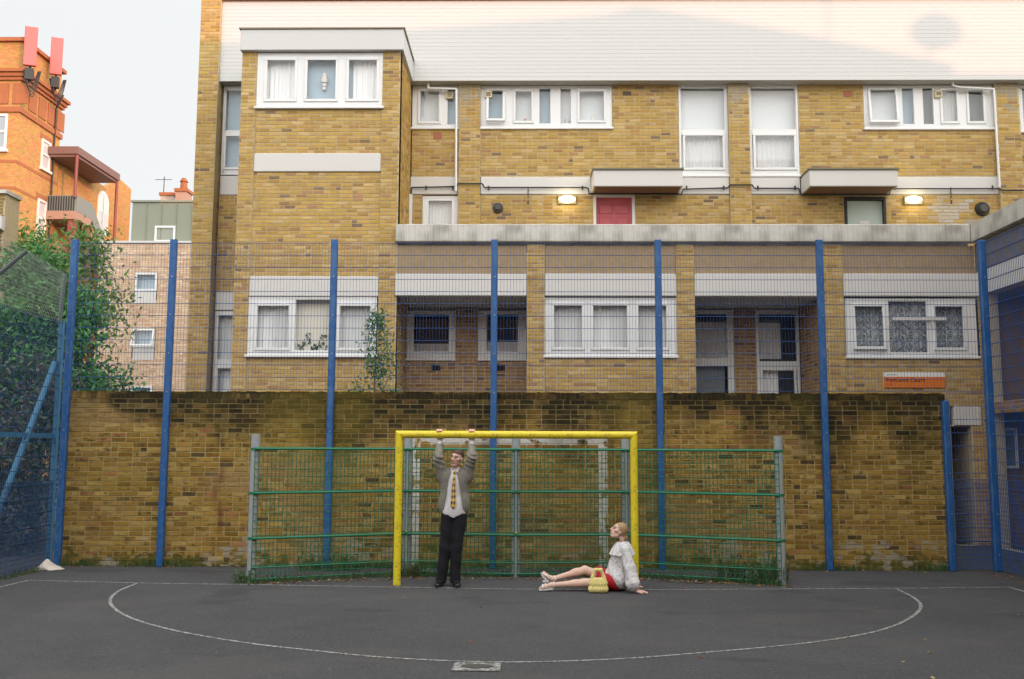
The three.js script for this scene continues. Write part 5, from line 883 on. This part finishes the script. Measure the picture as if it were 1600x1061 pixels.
  meshOf(nets(jF, [-.34, .90, -.22], [.42, 1.90, .24], .0095, tweed), 'jacket', M.cloth, P);
  // lapels as thin raised strips follow the opening
  for (const s of [-1, 1]) { const mb = new MB(), N = 14; let pr = null; for (let k = 0; k <= N; k++) { const y = 1.50 - .30 * k / N, t = clamp((1.47 - y) / .55), half = .028 + .098 * Math.pow(t, .62), x = .036 + s * (half + .004), w = .055 * Math.sin(Math.PI * clamp(.22 + k / N * .78)) + .006, z = zAt(jF, x + s * .01, y) + .004, z2 = zAt(jF, x + s * w, y) + .010, q = [[x, y, z], [x + s * w, y + .012, z2]]; if (pr) s > 0 ? mb.quad(pr[0], q[0], q[1], pr[1], [.185, .175, .145]) : mb.quad(pr[1], q[1], q[0], pr[0], [.185, .175, .145]); pr = q; } mb.build('lapel', M.cloth, P); }
  function zAt(F, x, y) { let z = .26; for (let k = 0; k < 60; k++) { const d = F([x, y, z]); if (d < .001) break; z -= Math.max(.0015, d * .6); if (z < 0) break; } return z; }
  new MB().tube([-.068, 1.095, zAt(jF, -.068, 1.095) - .004], [-.068, 1.095, zAt(jF, -.068, 1.095) + .006], .011, .011, 10).build('button', M.black, P);
  // tie with woven pattern
  {
    const tex = dataTex(64, 256, (i, j) => { const a = (i + j * .75) / 30, b = (i - j * .75) / 30; const u = a - Math.floor(a), v = b - Math.floor(b); const k = (Math.floor(a) + Math.floor(b)) & 1; return lin3(k ? [.62, .42, .10] : u < .75 && v < .75 ? [.035, .025, .025] : [.40, .24, .06]); }, true);
    std('tieSilk', { map: tex, roughness: .55 });
    const mb = new MB(); let pr = null; const N = 22;
    for (let k = 0; k <= N; k++) { const t = k / N, y = 1.502 - .492 * t, w = t < .09 ? mix(.020, .016, t / .09) : t < .93 ? mix(.016, .040, (t - .09) / .84) : mix(.040, .004, (t - .93) / .07), x = .048 + .0 * t - .012 * t, z = Math.max(zAt(shF, x, y), y > 1.455 ? zAt(collar, x, y) + .002 : 0) + .012 + (t < .09 ? .014 : .004); const q = [[x - w, y, z - .004], [x, y, z + .003], [x + w, y, z - .004]]; if (pr) for (const e of [0, 1]) mb.quad(q[e], q[e + 1], pr[e + 1], pr[e], undefined, [[e * .5, 1 - t], [e * .5 + .5, 1 - t], [e * .5 + .5, 1 - t + 1 / N], [e * .5, 1 - t + 1 / N]]); pr = q; }
    mb.build('tie', M.tieSilk, P);
  }
  // shoes
  const shoe = (a, dx) => nets(p => { const F = field([['c', [a[0], .045, a[2] - .035], [a[0] + dx * .5, .042, a[2] + .09], .042, .043], ['e', [a[0] + dx, .034, a[2] + .17], [.044, .032, .07]], ['c', [a[0], .06, a[2] - .02], [a[0], .095, a[2] - .01], .042, .042]], .03); return Math.max(F(p), .004 - p[1]); }, [a[0] - .11, 0, -.12], [a[0] + .15, .16, .3], .008, () => [.012, .012, .013]);
  meshOf(shoe(ankL, -.03), 'shoe', M.shoe, P); meshOf(shoe(ankR, .045), 'shoe', M.shoe, P);
}

// ------------------------------------------------ woman sitting against the post
{
  const P = thing('person', 'person in white ruffled blouse and red skirt sitting against the goal post', 'person', [1.085, 0, -12.62]);
  const skin = [.70, .47, .37];
  const hipN = [.05, .105, .085], hipF = [.05, .11, -.085], knN = [-.35, .105, .115], knF = [-.33, .245, -.05], anN = [-.765, .075, .13], anF = [-.745, .138, .02], pel = [.06, .13, 0];
  const shN = [.165, .53, .15], shF = [.165, .53, -.15], elN = [.235, .29, .225], wrN = [.275, .05, .275], elF = [.24, .29, -.22], wrF = [.27, .05, -.22];
  const nk0 = [.17, .57, 0], nk1 = [.148, .665, .005], hc = [.108, .752, .008];
  const ballN = [-.865, .055, .14], toeN = [-.905, .04, .14], ballF = [-.84, .185, .03], toeF = [-.862, .222, .03];
  const bodyF = field([['c', hipN, knN, .075, .052], ['c', hipF, knF, .075, .052], ['e', lerp3(knN, anN, .25), [.075, .046, .046]], ['c', knN, anN, .048, .030], ['c', knF, anF, .048, .030], ['e', lerp3(knF, anF, .25), [.075, .05, .046]], ['c', anN, ballN, .032, .026], ['c', ballN, toeN, .026, .018], ['c', anF, ballF, .032, .026], ['c', ballF, toeF, .026, .018],
    ['e', pel, [.12, .11, .15]], ['c', pel, [.14, .40, 0], .11, .105], ['e', [.15, .45, 0], [.09, .12, .13]], ['c', shN, shF, .05, .05], ['c', shN, elN, .042, .034], ['c', elN, wrN, .032, .022], ['c', shF, elF, .042, .034], ['c', elF, wrF, .032, .022], ['c', nk0, nk1, .040, .036], ['c', nk1, [.135, .71, .005], .036, .036]], .03);
  const skinC = p => { const n = .93 + .14 * n3(p[0] * 30, p[1] * 30, p[2] * 30); return skin.map(v => v * n); };
  const geos = [nets(bodyF, [-.95, 0, -.32], [.36, .73, .34], .0105, skinC)];
  const hm = headMatrix(hc, -Math.PI / 2 + .10, .46, 0);
  geos.push(place(nets(headField(true), [-.1, -.15, -.12], [.1, .13, .13], .0038, faceColour(skin, { lips: [.52, .16, .15], brow: [.22, .14, .08] })), hm));
  const hand = (w, sgn) => { const pr = [['c', w, [w[0] + .05, .026, w[2] + .004], .023, .020]]; for (let i = 0; i < 4; i++) { const o = (i - 1.5) * .022, l = [.86, 1, 1.04, .9][i], k = [w[0] + .075, .027, w[2] + o], m = [w[0] + .075 + .04 * l, .022, w[2] + o * 1.35], t = [w[0] + .075 + .082 * l, .011, w[2] + o * 1.6]; pr.push(['c', [w[0] + .035, .027, w[2] + o * .7], k, .016, .0125, .012], ['c', k, m, .0105, .0095, .005], ['c', m, t, .0095, .0078, .005]); } pr.push(['c', [w[0] + .03, .026, w[2] + sgn * .025], [w[0] + .06, .018, w[2] + sgn * .055], .013, .011, .008], ['c', [w[0] + .06, .018, w[2] + sgn * .055], [w[0] + .092, .012, w[2] + sgn * .064], .011, .0085, .005]); return nets(field(pr, .012), [w[0] - .05, -.005, w[2] - .1], [w[0] + .2, .1, w[2] + .1], .0042, p => { const n = .92 + .14 * n3(p[0] * 60, p[1] * 60, p[2] * 60); return [skin[0] * n, skin[1] * n * .92, skin[2] * n * .92]; }); };
  geos.push(hand([.275, .042, .275], 1), hand([.27, .042, -.22], -1));
  meshOf(joinGeos(geos), 'body', M.skin, P);
  const hairF = p => { const d = ell(p, [0, .026, -.022], [.086, .098, .098]), face = Math.max(p[2] - .055, -(p[1] - (.062 - Math.max(0, -.01 - p[2]) * 2.6))), bun = ell(p, [0, -.05, -.112], [.052, .052, .046]); const wv = .004 * (n3(p[0] * 80, p[1] * 80, p[2] * 50) - .5); return smin(Math.max(d + wv, p[2] - .07, (.065 - Math.max(0, .05 - p[2]) * 1.5) - p[1]), bun + wv * 2, .03); };
  meshOf(place(nets(hairF, [-.11, -.13, -.17], [.11, .14, .1], .0046, p => { const n = .65 + .7 * n3(p[0] * 110, p[1] * 50, p[2] * 110); return [.36 * n, .24 * n, .115 * n]; }), hm), 'hair', M.hair, P);
  // skirt
  const skF = field([['e', [.06, .115, 0], [.15, .115, .175]], ['c', [.04, .12, .095], [-.165, .125, .11], .095, .088], ['c', [.04, .13, -.09], [-.145, .20, -.075], .095, .088]], .06);
  meshOf(nets(p => Math.max(skF(p) + .004 * Math.sin(p[0] * 40 + p[2] * 15), -.185 - p[0] + .02 * Math.sin(p[2] * 14), .006 - p[1]), [-.24, 0, -.24], [.26, .32, .24], .010, p => { const n = .85 + .3 * n3(p[0] * 25, p[1] * 25, p[2] * 25); return [.42 * n, .014 * n, .028 * n]; }), 'skirt', M.cloth, P);
  // blouse with full sleeves
  const b0 = field([['e', [.085, .14, 0], [.145, .15, .215]], ['c', [.075, .17, 0], [.145, .42, 0], .150, .135], ['e', [.15, .47, 0], [.115, .12, .155]], ['c', [.165, .54, .10], [.165, .54, -.10], .075, .075]], .06);
  const slv = field([['c', [.168, .52, .15], [.225, .31, .215], .068, .070], ['c', [.225, .31, .215], [.258, .115, .265], .070, .088], ['c', [.258, .115, .265], [.272, .055, .276], .085, .035], ['c', [.168, .52, -.15], [.23, .31, -.21], .068, .070], ['c', [.23, .31, -.21], [.26, .10, -.22], .070, .080]], .03);
  const wr = p => .007 * Math.sin(p[1] * 34 + p[0] * 46 + p[2] * 21) * .6 + .016 * (n3(p[0] * 11, p[1] * 9, p[2] * 11) - .5);
  const print = p => { const k = n3(p[0] * 75, p[1] * 75, p[2] * 75 + 9), n = .94 + .1 * n3(p[0] * 20, p[1] * 20, p[2] * 20); return mix3([.70 * n, .69 * n, .69 * n], [.40 * n, .41 * n, .45 * n], sstep(.56, .64, k)); };
  const blF = p => { const neck = ell(p, [.145, .62, .0], [.062, .075, .065]); return Math.max(smin(b0(p), slv(p), .03) + wr(p), -neck, .02 - p[1], .263 - (p[0] + .105) * 1.35 - p[1]); };
  meshOf(nets(blF, [-.12, .02, -.34], [.40, .66, .40], .0095, print), 'blouse', M.cloth, P);
  // deep ruffle round the shoulders
  {
    const g = new THREE.PlaneGeometry(1, 1, 160, 10), p = g.attributes.position, col = [];
    for (let k = 0; k < p.count; k++) { const u = p.getX(k) + .5, v = .5 - p.getY(k), a = u * Math.PI * 2, wave = Math.sin(a * 15) * .6 + Math.sin(a * 23 + 1) * .4, rad = mix(.058, .158, Math.pow(v, .8)), rz = mix(.062, .205, Math.pow(v, .8)); const x = .155 + Math.cos(a) * (rad + wave * .014 * v), z = Math.sin(a) * (rz + wave * .016 * v), y = .615 - .035 * Math.cos(a) * (1 - v) * 0 - .165 * Math.pow(v, 1.35) + .012 * wave * v - .02 * (1 - Math.cos(a)) * .0; p.setXYZ(k, x - (y - .6) * -.05, y, z); col.push(...print([x, y, z])); }
    g.setAttribute('color', new THREE.Float32BufferAttribute(col, 3)); g.computeVertexNormals(); const m = M.cloth.clone(); m.side = THREE.DoubleSide; m.name = 'ruffle_cloth'; meshOf(g, 'ruffle', m, P);
  }
  // silver sandals: sole, block heel, straps
  const sandal = (an, ball, toe, up) => {
    const S = part(P, 'sandal'), mb = new MB(), dn = up ? [-.035, -.012] : [0, -.034];
    const heel = up ? [an[0] - .055, an[1] - .035] : [an[0] + .015, an[1] - .04];
    const pts = [[heel[0], heel[1]], [ball[0] + dn[0], ball[1] + dn[1]], [toe[0] + dn[0] * .8 - (up ? 0 : .02), toe[1] + dn[1] * .6]];
    for (let k = 0; k < 2; k++) { const a = pts[k], b = pts[k + 1]; const d = [b[0] - a[0], b[1] - a[1]], L = Math.hypot(...d), n = [-d[1] / L * .010, d[0] / L * .010], w = .037; const q = (x, s, z) => [x[0] + n[0] * s, x[1] + n[1] * s, an[2] + z]; for (const s of [-1, 1]) mb.quad(q(a, s, -w), q(a, s, w), q(b, s, w), q(b, s, -w)); for (const z of [-w, w]) mb.quad(q(a, -1, z), q(b, -1, z), q(b, 1, z), q(a, 1, z)); mb.quad(q(a, -1, -w), q(a, 1, -w), q(a, 1, w), q(a, -1, w)); mb.quad(q(b, -1, -w), q(b, 1, -w), q(b, 1, w), q(b, -1, w)); }
    mb.build('sole', M.silver, S);
    const h2 = up ? [heel[0] - .075, heel[1] + .005] : [heel[0] - .012, Math.max(.008, heel[1] - .03)]; new MB().tube([heel[0], heel[1], an[2]], [h2[0], h2[1], an[2]], .022, .018, 8).build('heel', M.silver, S);
    const ring = (c, r, ax) => { const g = new THREE.TorusGeometry(r, .0085, 6, 24); g.rotateY(Math.PI / 2); g.rotateZ(ax); g.translate(...c); meshOf(g, 'strap', M.silver, S); };
    ring([an[0] + .03, an[1] + .006, an[2]], .036, up ? .25 : 0); ring(lerp3(ball, toe, .2), .032, up ? .9 : .2); ring(lerp3(an, ball, .7), .035, up ? .6 : .2);
  };
  sandal(anN, ballN, toeN, false); sandal(anF, ballF, toeF, true);
}
// ------------------------------------------------ yellow handbag in front of her
{
  const B = thing('handbag', 'small pale yellow gathered handbag with loop handle standing on the asphalt', 'bag', [.905, 0, -12.36]);
  const yel = p => { const n = .86 + .2 * n3(p[0] * 40, p[1] * 12, p[2] * 40); return [.80 * n, .70 * n, .27 * n]; };
  const f = field([['c', [-.080, .050, 0], [.080, .050, 0], .050, .050], ['c', [-.064, .115, 0], [.064, .115, 0], .046, .046], ['c', [-.055, .155, 0], [.055, .155, 0], .036, .036], ['c', [-.085, .12, 0], [-.070, .20, 0], .032, .020], ['c', [.085, .12, 0], [.070, .20, 0], .032, .020], ['c', [-.070, .20, 0], [-.036, .285, 0], .020, .020], ['c', [.070, .20, 0], [.036, .285, 0], .020, .020], ['c', [-.036, .285, 0], [.036, .285, 0], .020, .020]], .02);
  meshOf(nets(p => Math.max(f(p) + .0025 * Math.sin(Math.atan2(p[0], .24 - p[1]) * 30) * sstep(.03, .09, p[1]) * sstep(.2, .13, p[1]), .004 - p[1]), [-.17, 0, -.09], [.17, .32, .09], .006, yel), 'pouch', M.cloth, B);
}

renderer.render(scene, camera);
